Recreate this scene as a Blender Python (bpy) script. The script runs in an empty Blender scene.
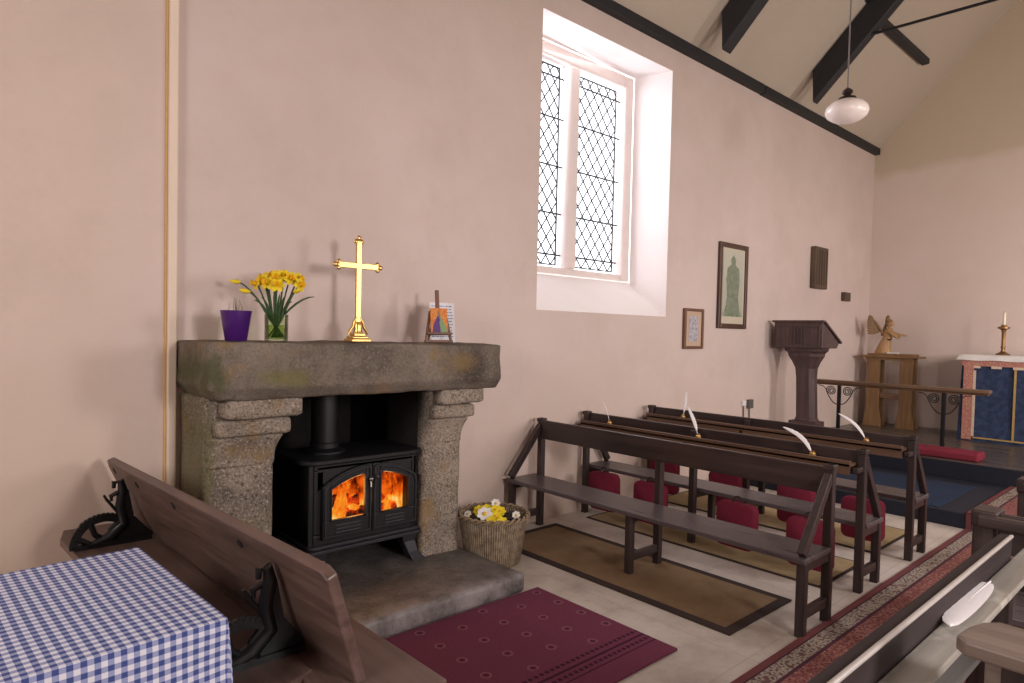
import bpy, math, random
from mathutils import Vector, Matrix, noise as mnoise
random.seed(7)
scene = bpy.context.scene
COL = scene.collection
PI = math.pi
ORG = {}

# ------------------------------------------------------------------ materials
class NT:
    def __init__(s, name, rough=0.6, metal=0.0, spec=0.4):
        s.m = bpy.data.materials.new(name); s.m.use_nodes = True
        s.t = s.m.node_tree; s.b = s.t.nodes['Principled BSDF']
        s.b.inputs['Roughness'].default_value = rough
        s.b.inputs['Metallic'].default_value = metal
        s.b.inputs['Specular IOR Level'].default_value = spec
        s._c = None
    def n(s, typ, **kw):
        x = s.t.nodes.new(typ)
        for k, v in kw.items(): setattr(x, k, v)
        return x
    def put(s, sock, v):
        if hasattr(v, 'links') or hasattr(v, 'is_output'): s.t.links.new(v, sock)
        elif isinstance(v, (tuple, list)):
            sock.default_value = tuple(v) + ((1.0,) if len(v) == 3 and sock.type == 'RGBA' else ())
        else: sock.default_value = v
    def coord(s, kind='Object'):
        if s._c is None: s._c = s.n('ShaderNodeTexCoord')
        return s._c.outputs[kind]
    def pos(s):
        return s.n('ShaderNodeNewGeometry').outputs['Position']
    def mapped(s, v, scale=(1, 1, 1), loc=(0, 0, 0), rot=(0, 0, 0)):
        m = s.n('ShaderNodeMapping'); s.put(m.inputs['Vector'], v)
        m.inputs['Scale'].default_value = scale; m.inputs['Location'].default_value = loc
        m.inputs['Rotation'].default_value = rot
        return m.outputs[0]
    def noise(s, v, scale=5, detail=4, rough=0.55, out='Fac'):
        x = s.n('ShaderNodeTexNoise'); s.put(x.inputs['Vector'], v)
        x.inputs['Scale'].default_value = scale; x.inputs['Detail'].default_value = detail
        x.inputs['Roughness'].default_value = rough
        return x.outputs[out]
    def voro(s, v, scale=5, feature='F1', out='Distance'):
        x = s.n('ShaderNodeTexVoronoi', feature=feature); s.put(x.inputs['Vector'], v)
        x.inputs['Scale'].default_value = scale
        return x.outputs[out]
    def math(s, op, a, b=0.0, c=None, clamp=False):
        x = s.n('ShaderNodeMath', operation=op, use_clamp=clamp)
        s.put(x.inputs[0], a); s.put(x.inputs[1], b)
        if c is not None: s.put(x.inputs[2], c)
        return x.outputs[0]
    def sep(s, v):
        x = s.n('ShaderNodeSeparateXYZ'); s.put(x.inputs[0], v); return x.outputs
    def ramp(s, fac, stops):
        x = s.n('ShaderNodeValToRGB'); s.put(x.inputs[0], fac)
        e = x.color_ramp.elements
        while len(e) < len(stops): e.new(0.5)
        for i, (p, c) in enumerate(stops):
            e[i].position = p; e[i].color = (c[0], c[1], c[2], 1) if not isinstance(c, (int, float)) else (c, c, c, 1)
        return x.outputs[0]
    def step(s, v, lo, hi):
        x = s.n('ShaderNodeMapRange'); s.put(x.inputs[0], v)
        x.inputs[1].default_value = lo; x.inputs[2].default_value = hi
        return x.outputs[0]
    def mix(s, f, a, b, mode='MIX'):
        x = s.n('ShaderNodeMix', data_type='RGBA', blend_type=mode)
        s.put(x.inputs[0], f); s.put(x.inputs[6], a); s.put(x.inputs[7], b)
        return x.outputs[2]
    def bump(s, h, strength=0.2, dist=0.01):
        x = s.n('ShaderNodeBump'); s.put(x.inputs['Height'], h)
        x.inputs['Strength'].default_value = strength; x.inputs['Distance'].default_value = dist
        s.t.links.new(x.outputs[0], s.b.inputs['Normal'])
    def base(s, c): s.put(s.b.inputs['Base Color'], c)
    def rough(s, c): s.put(s.b.inputs['Roughness'], c)
    def emit(s, c, st):
        s.put(s.b.inputs['Emission Color'], c); s.put(s.b.inputs['Emission Strength'], st)
    def band(s, v, lo, hi):
        return s.math('MULTIPLY', s.math('GREATER_THAN', v, lo), s.math('LESS_THAN', v, hi))

def plain(name, c, rough=0.6, metal=0.0, spec=0.4, var=0.25, sc=30):
    k = NT(name, rough, metal, spec)
    f = k.noise(k.coord(), sc, 3)
    k.base(k.mix(f, tuple(x * (1 - var) for x in c), tuple(min(1, x * (1 + var)) for x in c)))
    return k.m

def wood(name, dark, light, axis='Y', rough=0.42, scale=1.0, worn=None, spec=0.5, bump=0.15):
    k = NT(name, rough, 0, spec)
    sc = {'X': (1.5, 28, 28), 'Y': (28, 1.5, 28), 'Z': (28, 28, 1.5)}[axis]
    v = k.mapped(k.coord(), tuple(a * scale for a in sc))
    g = k.noise(v, 1.0, 5, 0.6)
    big = k.noise(k.coord(), 2.2, 2)
    f = k.math('ADD', k.math('MULTIPLY', g, 0.75), k.math('MULTIPLY', big, 0.35))
    col = k.ramp(f, [(0.3, dark), (0.75, light)])
    if worn:
        w = k.step(k.noise(k.coord(), 6, 5, 0.7), 0.5, 0.72)
        col = k.mix(w, col, worn)
    k.base(col)
    k.rough(k.ramp(g, [(0.2, rough * 0.75), (0.8, min(1, rough * 1.3))]))
    k.bump(g, bump, 0.004)
    return k.m

M = {}
def mat_plaster(name, c, warm=None, rough=0.9, hi=None, shade_stain=None):
    k = NT(name, rough, 0, 0.2)
    p = k.pos()
    a = k.noise(p, 0.7, 4, 0.6); b = k.noise(p, 5.0, 4, 0.6); fine = k.noise(p, 55, 3, 0.6)
    col = k.mix(k.step(a, 0.32, 0.68), tuple(x * 0.93 for x in c), c)
    col = k.mix(k.math('MULTIPLY', k.step(b, 0.45, 0.75), 0.25), col, tuple(x * y for x, y in zip(c, (0.92, 0.88, 0.82))))
    if warm:
        s = k.sep(p)
        # older, yellower limewash on the west end and along the foot of the wall
        w = k.math('ADD', k.math('MULTIPLY', k.step(s[0], 1.0, 0.6), 0.30), k.math('MULTIPLY', k.step(k.math('ADD', s[2], a), 1.9, 0.9), 0.30))
        col = k.mix(w, col, warm)
    if shade_stain:
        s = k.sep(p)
        w = k.step(k.math('ADD', s[2], k.math('MULTIPLY', k.math('SUBTRACT', k.noise(p, 0.9, 5, 0.65), 0.5), 3.2)), 1.9, 4.3)  # browner with height: light fading up the wall, put into the colour
        col = k.mix(k.math('MULTIPLY', w, 0.75), col, shade_stain)
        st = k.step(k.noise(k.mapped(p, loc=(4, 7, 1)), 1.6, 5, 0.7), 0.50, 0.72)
        col = k.mix(k.math('MULTIPLY', st, 0.28), col, shade_stain)
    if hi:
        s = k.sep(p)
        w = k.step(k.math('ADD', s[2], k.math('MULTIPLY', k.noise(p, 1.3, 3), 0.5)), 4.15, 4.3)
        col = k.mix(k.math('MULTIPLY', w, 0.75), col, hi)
    k.base(col)
    k.bump(k.math('ADD', k.math('MULTIPLY', b, 1.0), k.math('MULTIPLY', fine, 0.35)), 0.35, 0.012)
    return k.m
M['wall'] = mat_plaster('limewashed plaster', (0.72, 0.595, 0.555), (0.66, 0.51, 0.39), hi=None, shade_stain=(0.50, 0.405, 0.345))
M['wall_east'] = mat_plaster('limewashed gable plaster', (0.72, 0.60, 0.55), None, hi=(0.50, 0.41, 0.29), shade_stain=(0.62, 0.50, 0.42))
M['reveal'] = mat_plaster('white window reveal', (0.84, 0.77, 0.76))
M['ceil'] = mat_plaster('old ceiling plaster', (0.60, 0.50, 0.41), shade_stain=(0.40, 0.335, 0.265))
M['frame_white'] = plain('painted window stone', (0.80, 0.70, 0.67), 0.7, var=0.06, sc=12)

def mat_floor():
    k = NT('pale stone floor', 0.55, 0, 0.35)
    p = k.pos(); s = k.sep(p)
    a = k.noise(p, 2.2, 5, 0.65); f = k.noise(p, 22, 4, 0.7)
    c = k.ramp(a, [(0.3, (0.42, 0.355, 0.31)), (0.5, (0.58, 0.51, 0.455)), (0.75, (0.68, 0.61, 0.555))])
    c = k.mix(k.math('MULTIPLY', k.step(f, 0.55, 0.75), 0.35), c, (0.30, 0.24, 0.19))
    fx = k.math('ABSOLUTE', k.math('SUBTRACT', k.math('FRACT', k.math('MULTIPLY', s[0], 1.05)), 0.5))
    fy = k.math('ABSOLUTE', k.math('SUBTRACT', k.math('FRACT', k.math('MULTIPLY', s[1], 1.35)), 0.5))
    j = k.math('MAXIMUM', k.math('GREATER_THAN', fx, 0.494), k.math('GREATER_THAN', fy, 0.493))
    c = k.mix(k.math('MULTIPLY', j, 0.18), c, (0.22, 0.18, 0.15))
    k.base(c); k.bump(f, 0.12, 0.005); return k.m
M['floor'] = mat_floor()

def mat_granite(name, tint=1.0, moss=0.6, salt=0.55, grey=False):
    k = NT(name, 0.88, 0, 0.25)
    p = k.pos()
    big = k.noise(p, 3.0, 5, 0.62); sp = k.noise(p, 70, 3, 0.75); sp3 = k.noise(k.mapped(p, loc=(3, 9, 2)), 75, 3, 0.75); sp2 = k.voro(p, 120)
    c = k.ramp(big, [(0.30, (0.075 * tint, 0.060 * tint, 0.052 * tint)), (0.5, (0.20 * tint, 0.162 * tint, 0.130 * tint)), (0.72, (0.32 * tint, 0.265 * tint, 0.215 * tint))])
    c = k.mix(k.math('MULTIPLY', k.step(sp, 0.53, 0.62), salt), c, (0.40 * tint, 0.34 * tint, 0.285 * tint))
    c = k.mix(k.math('MULTIPLY', k.step(sp3, 0.53, 0.62), salt), c, (0.045, 0.038, 0.032))
    c = k.mix(k.math('MULTIPLY', k.step(sp2, 0.20, 0.05), 0.8), c, (0.035, 0.03, 0.028))
    if moss:
        x_ = k.sep(p)
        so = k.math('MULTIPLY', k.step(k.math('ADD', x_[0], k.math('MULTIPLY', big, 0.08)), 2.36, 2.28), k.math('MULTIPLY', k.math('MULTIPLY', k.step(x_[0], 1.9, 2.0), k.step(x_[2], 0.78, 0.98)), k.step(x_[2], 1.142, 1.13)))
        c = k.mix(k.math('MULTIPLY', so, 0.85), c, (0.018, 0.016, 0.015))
        g = k.step(k.noise(k.mapped(p, loc=(3.3, 1.2, 0.4)), 3.6, 3, 0.5), 0.54, 0.70)
        s = k.sep(p); west = k.step(s[0], 1.7, 0.95)
        c = k.mix(k.math('MULTIPLY', k.math('MULTIPLY', g, west), moss), c, (0.12, 0.125, 0.035))
        def blob(x0, z0, rx_, rz_):
            u = k.math('DIVIDE', k.math('SUBTRACT', x_[0], x0), rx_); v = k.math('DIVIDE', k.math('SUBTRACT', x_[2], z0), rz_)
            q = k.math('SQRT', k.math('ADD', k.math('MULTIPLY', u, u), k.math('MULTIPLY', v, v)))
            return k.step(k.math('ADD', q, k.math('MULTIPLY', k.math('SUBTRACT', k.noise(p, 9, 4), 0.5), 1.6)), 1.15, 0.45)
        c = k.mix(k.math('MULTIPLY', blob(0.99, 1.27, 0.06, 0.12), 0.75), c, (0.050, 0.060, 0.018))
        c = k.mix(k.math('MULTIPLY', blob(1.33, 1.245, 0.15, 0.05), 0.55), c, (0.155, 0.150, 0.040))
        c = k.mix(k.math('MULTIPLY', blob(2.42, 1.30, 0.13, 0.07), 0.55), c, (0.25, 0.165, 0.065))
        c = k.mix(k.math('MULTIPLY', blob(0.99, 0.75, 0.05, 0.5), 0.55), c, (0.12, 0.115, 0.035))
        o = k.step(k.noise(k.mapped(p, loc=(7.1, 2.2, 5.0)), 4.5, 3), 0.58, 0.70)
        c = k.mix(k.math('MULTIPLY', o, 0.6), c, (0.26, 0.155, 0.055))
    k.base(c)
    k.bump(k.math('ADD', k.math('MULTIPLY', big, 1.2), k.math('MULTIPLY', sp, 0.5)), 0.6, 0.018)
    return k.m
M['granite'] = mat_granite('weathered granite', 0.86, 0.85, 0.35)
M['granite_pale'] = mat_granite('paler granite pilaster', 1.18, 0.5, 0.8)
def mat_hearth():
    k = NT('worn hearth stone', 0.5, 0, 0.4)
    p = k.pos(); a = k.noise(p, 4.5, 6, 0.68); f = k.noise(p, 45, 4, 0.7)
    c = k.ramp(a, [(0.3, (0.055, 0.048, 0.046)), (0.5, (0.135, 0.120, 0.112)), (0.7, (0.235, 0.212, 0.20))])
    e = k.math('MULTIPLY', k.step(k.sep(p)[1], 2.86, 2.72), k.step(k.math('ADD', a, k.math('MULTIPLY', f, 0.4)), 0.55, 0.85))
    c = k.mix(k.math('MULTIPLY', e, 0.7), c, (0.46, 0.42, 0.43))  # shine along the front edge painted into the stone colour
    k.base(k.mix(k.math('MULTIPLY', f, 0.4), c, (0.06, 0.052, 0.048))); k.rough(k.ramp(f, [(0.3, 0.40), (0.7, 0.75)])); k.bump(k.math('ADD', a, k.math('MULTIPLY', f, 0.4)), 0.6, 0.02); return k.m
M['hearth'] = mat_hearth()
M['soot'] = plain('sooty masonry', (0.016, 0.014, 0.013), 0.95, var=0.6, sc=14)

PEW_D, PEW_L = (0.011, 0.0075, 0.008), (0.056, 0.034, 0.032)
M['pew'] = wood('dark stained oak along pew', PEW_D, PEW_L, 'Y', 0.36)
M['pew_z'] = wood('dark stained oak upright', PEW_D, PEW_L, 'Z', 0.40)
M['pew_x'] = wood('dark stained oak lengthways', PEW_D, PEW_L, 'X', 0.36)
M['pew_seat'] = wood('polished pew seat', (0.050, 0.040, 0.044), (0.105, 0.084, 0.088), 'Y', 0.30, bump=0.03)  # paler than the other pew wood: window sheen put into the colour
M['seat_grey'] = wood('grey worn pew seat', (0.055, 0.052, 0.050), (0.15, 0.142, 0.135), 'X', 0.5)
M['rail_dark'] = wood('matt dark oak rail', (0.012, 0.008, 0.009), (0.045, 0.030, 0.030), 'X', 0.6, spec=0.25)
M['ledge'] = wood('brown book ledge', (0.05, 0.026, 0.018), (0.16, 0.088, 0.055), 'Y', 0.36)
M['ledge_pale'] = wood('worn pale ledge', (0.22, 0.20, 0.175), (0.44, 0.41, 0.37), 'X', 0.33, worn=(0.66, 0.63, 0.57))
M['cap'] = plain('pale rail highlight', (0.46, 0.42, 0.40), 0.22, 0, 0.6, var=0.15)  # pale colour stands for the window highlight on the dark rail
M['worn_y'] = wood('worn grey brown plank', (0.09, 0.065, 0.055), (0.26, 0.20, 0.17), 'Y', 0.40)
M['bench'] = wood('brown bench timber', (0.050, 0.030, 0.025), (0.175, 0.110, 0.092), 'Y', 0.38)
M['bench_edge'] = M['bench']
M['rafter'] = plain('black painted timber', (0.016, 0.016, 0.018), 0.6, var=0.35, sc=18)
M['oak'] = wood('golden oak', (0.13, 0.068, 0.028), (0.30, 0.17, 0.075), 'Z', 0.45)
M['oak_rail'] = wood('brown oak rail', (0.09, 0.046, 0.024), (0.20, 0.115, 0.065), 'Y', 0.38)
M['lectern'] = wood('purple brown carved oak', (0.035, 0.020, 0.020), (0.115, 0.068, 0.066), 'Z', 0.45)
M['carving'] = wood('honey lime wood', (0.30, 0.16, 0.065), (0.55, 0.34, 0.17), 'Z', 0.55)
M['wing_wood'] = wood('brown carved feathers', (0.13, 0.072, 0.032), (0.30, 0.18, 0.09), 'Z', 0.6)
M['iron'] = plain('black cast iron', (0.012, 0.012, 0.014), 0.38, 0.3, 0.5, var=0.4, sc=40)
M['stove'] = plain('matt black stove iron', (0.010, 0.010, 0.012), 0.46, 0.2, 0.5, var=0.35, sc=50)
M['stove_hi'] = plain('grey worn stove iron', (0.035, 0.034, 0.042), 0.42, 0.3, 0.5)
M['steel'] = plain('dull steel', (0.30, 0.29, 0.28), 0.35, 0.9)
M['brass'] = plain('polished brass', (0.72, 0.47, 0.17), 0.33, 1.0, var=0.08)
M['bronze'] = plain('dull bronze', (0.26, 0.15, 0.06), 0.4, 0.8)
M['lead'] = plain('dark window lead', (0.045, 0.047, 0.055), 0.6, 0.3)
M['white'] = plain('white linen', (0.80, 0.77, 0.75), 0.85, var=0.06)
M['paper'] = plain('white paper', (0.80, 0.79, 0.84), 0.8, var=0.04)
M['ink'] = plain('blue ink', (0.16, 0.18, 0.40), 0.8)
M['feather'] = plain('white feather', (0.84, 0.80, 0.82), 0.75, var=0.07, sc=60)
M['wax'] = plain('cream wax', (0.86, 0.78, 0.60), 0.5, var=0.05)
M['purple'] = plain('purple glazed pot', (0.060, 0.010, 0.15), 0.28, 0, 0.5, var=0.12)
M['stem'] = plain('green daffodil stem', (0.045, 0.095, 0.035), 0.5, var=0.4)
M['petal'] = plain('yellow petals', (0.86, 0.66, 0.02), 0.55, var=0.12)
M['trumpet'] = plain('golden trumpet', (0.84, 0.52, 0.015), 0.55, var=0.15)
M['petal_white'] = plain('white petals', (0.85, 0.84, 0.82), 0.6, var=0.06)
M['twig'] = plain('thin grey twig', (0.16, 0.14, 0.11), 0.8)
M['soil'] = plain('dark soil', (0.03, 0.022, 0.016), 0.95)
M['log'] = plain('split firewood', (0.10, 0.075, 0.055), 0.9, var=0.5, sc=22)
M['cone'] = plain('grey brown pine cone', (0.055, 0.045, 0.045), 0.85, var=0.5, sc=40)
M['shade_cap'] = plain('brown lamp cap', (0.03, 0.022, 0.018), 0.4, 0.4)
M['cord'] = plain('grey lamp cord', (0.16, 0.14, 0.13), 0.7)
M['socket'] = plain('grey electrical box', (0.13, 0.12, 0.11), 0.5)
M['pipe'] = plain('cream painted boxing', (0.80, 0.66, 0.54), 0.6, var=0.05, sc=6)
M['pipe_edge'] = plain('ochre paint edge', (0.62, 0.40, 0.17), 0.7, var=0.15)
M['frame_dark'] = wood('dark picture frame', (0.030, 0.014, 0.010), (0.11, 0.052, 0.032), 'Z', 0.35)
M['frame_brown'] = wood('brown picture frame', (0.10, 0.045, 0.025), (0.20, 0.09, 0.05), 'Z', 0.4)
M['plaque'] = wood('carved dark plaque', (0.04, 0.026, 0.018), (0.14, 0.09, 0.06), 'Z', 0.55)
M['mount'] = plain('cream picture mount', (0.60, 0.54, 0.43), 0.7, var=0.06)
M['mount_tan'] = plain('tan picture mount', (0.58, 0.42, 0.31), 0.7, var=0.06)
M['dais_floor'] = wood('polished grey floorboards', (0.045, 0.036, 0.032), (0.13, 0.105, 0.092), 'Y', 0.28)
M['navy'] = plain('dark navy riser', (0.012, 0.015, 0.028), 0.7, var=0.3)

def fabric(name, c, dark=0.6, sc=160, rough=0.95):
    k = NT(name, rough, 0, 0.15)
    f = k.noise(k.pos(), sc, 2); g = k.noise(k.pos(), 3, 3)
    v = k.math('ADD', k.math('MULTIPLY', f, 0.6), k.math('MULTIPLY', g, 0.4))
    k.base(k.ramp(v, [(0.3, tuple(x * dark for x in c)), (0.7, c)]))
    k.bump(f, 0.3, 0.003)
    return k.m
M['kneeler'] = fabric('crimson hassock cloth', (0.205, 0.023, 0.048))
M['kneeler_long'] = fabric('crimson kneeler velvet', (0.28, 0.040, 0.065))
M['blue_carpet'] = fabric('blue carpet', (0.035, 0.055, 0.105), 0.5, 60)
M['mat_edge'] = fabric('dark mat binding', (0.065, 0.045, 0.042))

def mat_tan():
    k = NT('tan coir matting', 0.95, 0, 0.15)
    p = k.pos(); f = k.noise(p, 140, 3, 0.7); g = k.noise(p, 2.5, 4, 0.6)
    wv = k.math('SINE', k.math('MULTIPLY', k.sep(p)[0], 420))
    c = k.ramp(g, [(0.3, (0.20, 0.125, 0.07)), (0.7, (0.335, 0.225, 0.135))])
    c = k.mix(k.math('MULTIPLY', f, 0.45), c, (0.12, 0.075, 0.04))
    k.base(c); k.bump(k.math('ADD', f, k.math('MULTIPLY', wv, 0.25)), 0.4, 0.004); return k.m
M['tan'] = mat_tan()
def mat_yellow():
    k = NT('yellow tan matting', 0.95, 0, 0.15)
    p = k.pos(); f = k.noise(p, 120, 3, 0.7); g = k.noise(p, 3.0, 4, 0.6)
    c = k.ramp(g, [(0.3, (0.34, 0.25, 0.14)), (0.7, (0.52, 0.40, 0.24))])
    k.base(k.mix(k.math('MULTIPLY', f, 0.35), c, (0.20, 0.13, 0.06))); k.bump(f, 0.3, 0.003); return k.m
M['tan2'] = mat_yellow()

def mat_rug():
    k = NT('burgundy rug', 0.95, 0, 0.15)
    p = k.pos(); s = k.sep(p)
    f = k.noise(p, 150, 2)
    c = k.mix(f, (0.120, 0.026, 0.055), (0.215, 0.060, 0.105))
    # scattered small medallions: ring + centre dot on a half-drop grid
    u = k.math('DIVIDE', k.math('SUBTRACT', s[0], 1.30), 0.20); row = k.math('FLOOR', u)
    off = k.math('MULTIPLY', k.math('MODULO', k.math('ABSOLUTE', row), 2.0), 0.5)
    v = k.math('ADD', k.math('DIVIDE', s[1], 0.17), off)
    du = k.math('MULTIPLY', k.math('SUBTRACT', k.math('FRACT', u), 0.5), 0.20)
    dv = k.math('MULTIPLY', k.math('SUBTRACT', k.math('FRACT', v), 0.5), 0.17)
    d = k.math('SQRT', k.math('ADD', k.math('MULTIPLY', du, du), k.math('MULTIPLY', dv, dv)))
    field = k.math('GREATER_THAN', s[1], 2.02)
    ring = k.math('MULTIPLY', k.band(d, 0.018, 0.026), field)
    dot = k.math('MULTIPLY', k.math('LESS_THAN', d, 0.012), field)
    c = k.mix(k.math('MULTIPLY', ring, 0.40), c, (0.38, 0.20, 0.22))
    c = k.mix(k.math('MULTIPLY', dot, 0.6), c, (0.04, 0.008, 0.03))
    dash = k.math('GREATER_THAN', k.math('FRACT', k.math('MULTIPLY', s[0], 30)), 0.35)
    for lo, hi, dd in ((1.965, 1.985, 1), (1.925, 1.940, 0), (1.885, 1.905, 1), (1.855, 1.863, 0)):
        b = k.band(s[1], lo, hi)
        if dd: b = k.math('MULTIPLY', b, dash)
        c = k.mix(k.math('MULTIPLY', b, 0.8), c, (0.03, 0.008, 0.022))
    k.base(c); k.bump(f, 0.3, 0.003); return k.m
M['rug'] = mat_rug()

def mat_runner():
    k = NT('patterned aisle carpet', 0.95, 0, 0.15)
    p = k.pos(); s = k.sep(p)
    e = k.math('SUBTRACT', 1.412, s[1])          # distance in from the north edge
    e2 = k.math('SUBTRACT', s[1], 0.36)
    e = k.math('MINIMUM', e, e2)
    fine = k.noise(p, 95, 3, 0.7); v1 = k.voro(p, 60); v2 = k.voro(k.mapped(p, loc=(5, 3, 1)), 36)
    fld = k.ramp(v1, [(0.10, (0.07, 0.035, 0.05)), (0.35, (0.22, 0.065, 0.06)), (0.6, (0.30, 0.12, 0.10)), (0.85, (0.34, 0.19, 0.15))])
    fld = k.mix(k.math('MULTIPLY', k.math('GREATER_THAN', fine, 0.57), 0.85), fld, (0.06, 0.035, 0.055))
    brd = k.ramp(v2, [(0.18, (0.07, 0.045, 0.05)), (0.32, (0.33, 0.275, 0.225)), (0.55, (0.40, 0.34, 0.28)), (0.72, (0.15, 0.08, 0.075))])
    brd = k.mix(k.math('MULTIPLY', k.math('GREATER_THAN', fine, 0.56), 0.8), brd, (0.09, 0.055, 0.06))
    red = k.mix(fine, (0.12, 0.035, 0.042), (0.20, 0.072, 0.070))
    c = k.mix(k.math('LESS_THAN', e, 0.140), fld, (0.08, 0.03, 0.045))
    c = k.mix(k.math('LESS_THAN', e, 0.122), c, brd)
    c = k.mix(k.math('LESS_THAN', e, 0.044), c, (0.05, 0.022, 0.035))
    c = k.mix(k.math('LESS_THAN', e, 0.036), c, red)
    k.base(c); k.bump(fine, 0.35, 0.004); return k.m
M['runner'] = mat_runner()

def mat_gingham():
    k = NT('blue gingham', 0.8, 0, 0.25)
    uv = k.sep(k.coord('UV'))
    P = 0.0268
    def stripe(v):
        fr = k.math('FRACT', k.math('DIVIDE', v, P))
        return k.math('LESS_THAN', fr, 0.5)
    a = stripe(uv[0]); b = stripe(uv[1])
    t = k.math('MULTIPLY', k.math('ADD', a, b), 0.5)
    c = k.ramp(t, [(0.0, (0.80, 0.81, 0.90)), (0.5, (0.31, 0.35, 0.60)), (1.0, (0.016, 0.045, 0.235))])
    w = k.noise(k.coord('UV'), 400, 2)
    k.base(k.mix(k.math('MULTIPLY', w, 0.18), c, (0.5, 0.52, 0.66)))
    return k.m
M['gingham'] = mat_gingham()

def mat_frontal():
    k = NT('blue damask frontal', 0.7, 0, 0.3)
    p = k.mapped(k.pos(), (1, 1, 1)); v = k.voro(p, 22); f = k.noise(p, 90, 2)
    c = k.mix(k.step(k.noise(p, 16, 3), 0.4, 0.6), (0.022, 0.036, 0.085), (0.040, 0.062, 0.130))
    k.base(k.mix(k.math('MULTIPLY', f, 0.3), c, (0.02, 0.04, 0.10))); k.bump(v, 0.2, 0.005); return k.m
M['frontal'] = mat_frontal()
def mat_orphrey():
    k = NT('pink gold brocade', 0.6, 0, 0.3)
    v = k.voro(k.pos(), 30); f = k.noise(k.pos(), 60, 3)
    c = k.ramp(v, [(0.2, (0.52, 0.30, 0.18)), (0.45, (0.44, 0.15, 0.13)), (0.8, (0.50, 0.24, 0.20))])
    k.base(k.mix(k.step(f, 0.55, 0.7), c, (0.60, 0.44, 0.30))); return k.m
M['orphrey'] = mat_orphrey()
M['gold_braid'] = plain('gold braid', (0.50, 0.33, 0.12), 0.5, 0.2)
M['pink_fringe'] = plain('cream fringe', (0.66, 0.52, 0.40), 0.8)

def mat_wicker():
    k = NT('woven wicker', 0.7, 0, 0.3)
    c = k.sep(k.coord('UV'))
    a = k.math('SINE', k.math('MULTIPLY', c[0], 2 * PI * 44)); b = k.math('SINE', k.math('MULTIPLY', c[1], 2 * PI * 13))
    h = k.math('ADD', k.math('MULTIPLY', a, 0.8), k.math('MULTIPLY', k.math('MULTIPLY', a, b), 0.5))
    n = k.noise(k.coord(), 25, 3)
    col = k.ramp(k.math('ADD', k.math('MULTIPLY', h, 0.22), n), [(0.25, (0.16, 0.115, 0.075)), (0.55, (0.38, 0.29, 0.20)), (0.85, (0.54, 0.43, 0.31))])
    k.base(col); k.bump(k.math('ADD', h, k.math('MULTIPLY', a, 0.6)), 0.7, 0.008); return k.m
M['wicker'] = mat_wicker()
M['wicker_rim'] = plain('wicker rim', (0.26, 0.19, 0.12), 0.7, var=0.4, sc=60)

def mat_glass(name, tint=(1, 1, 1), gl=0.12):
    m = bpy.data.materials.new(name); m.use_nodes = True; t = m.node_tree
    t.nodes.remove(t.nodes['Principled BSDF']); out = t.nodes['Material Output']
    tr = t.nodes.new('ShaderNodeBsdfTransparent'); tr.inputs[0].default_value = (*tint, 1)
    g = t.nodes.new('ShaderNodeBsdfGlossy'); g.inputs['Roughness'].default_value = 0.08
    fr = t.nodes.new('ShaderNodeFresnel'); fr.inputs[0].default_value = 1.4
    mu = t.nodes.new('ShaderNodeMath'); mu.operation = 'MULTIPLY'; mu.inputs[1].default_value = gl * 8
    t.links.new(fr.outputs[0], mu.inputs[0])
    mx = t.nodes.new('ShaderNodeMixShader'); t.links.new(mu.outputs[0], mx.inputs[0])
    t.links.new(tr.outputs[0], mx.inputs[1]); t.links.new(g.outputs[0], mx.inputs[2])
    t.links.new(mx.outputs[0], out.inputs[0]); return m
M['pane'] = mat_glass('clear window glass', (0.97, 0.98, 1.0), 0.05)
M['stove_glass'] = mat_glass('stove door glass', (0.96, 0.9, 0.84), 0.03)
M['vase_glass'] = mat_glass('vase glass', (0.86, 0.92, 0.80), 0.10)
M['water'] = mat_glass('vase water', (0.72, 0.82, 0.50), 0.03)

def mat_opal():
    k = NT('opal lamp glass', 0.25, 0, 0.5)
    k.base((0.80, 0.70, 0.66)); k.b.inputs['Subsurface Weight'].default_value = 0.2
    k.b.inputs['Subsurface Radius'].default_value = (0.05, 0.05, 0.05)
    k.emit((1, 0.86, 0.80), 0.03); return k.m
M['opal'] = mat_opal()

def mat_fire(name, seed, kind):
    k = NT(name, 0.9, 0, 0.1)
    p = k.mapped(k.pos(), (1.0, 1.0, 0.75), (seed, seed * 1.7, 0))
    f = k.noise(p, 12, 5, 0.62)
    z = k.sep(k.pos())[2]
    if kind == 'flame':
        h = k.step(z, 0.70, 0.42)
        v = k.math('ADD', k.math('MULTIPLY', f, 0.85), k.math('MULTIPLY', h, 0.42))
        c = k.ramp(v, [(0.44, (0.02, 0.002, 0.0)), (0.56, (0.30, 0.025, 0.002)), (0.67, (0.92, 0.13, 0.006)), (0.79, (1.0, 0.33, 0.02)), (0.92, (1.0, 0.72, 0.22))])
        k.base((0.02, 0.005, 0.0)); k.emit(c, k.ramp(v, [(0.36, 0.15), (0.6, 0.9), (0.9, 1.0)])) 
        sc = k.n('ShaderNodeMath', operation='MULTIPLY')
    else:
        c = k.ramp(f, [(0.45, (0.006, 0.003, 0.002)), (0.56, (0.45, 0.03, 0.002)), (0.66, (1.0, 0.20, 0.01)), (0.8, (1.0, 0.6, 0.12))])
        k.base((0.02, 0.012, 0.01)); k.emit(c, 1.6)
    return k.m
M['flame'] = mat_fire('orange flame', 1.3, 'flame')
M['ember'] = mat_fire('glowing log', 4.1, 'ember')

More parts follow.
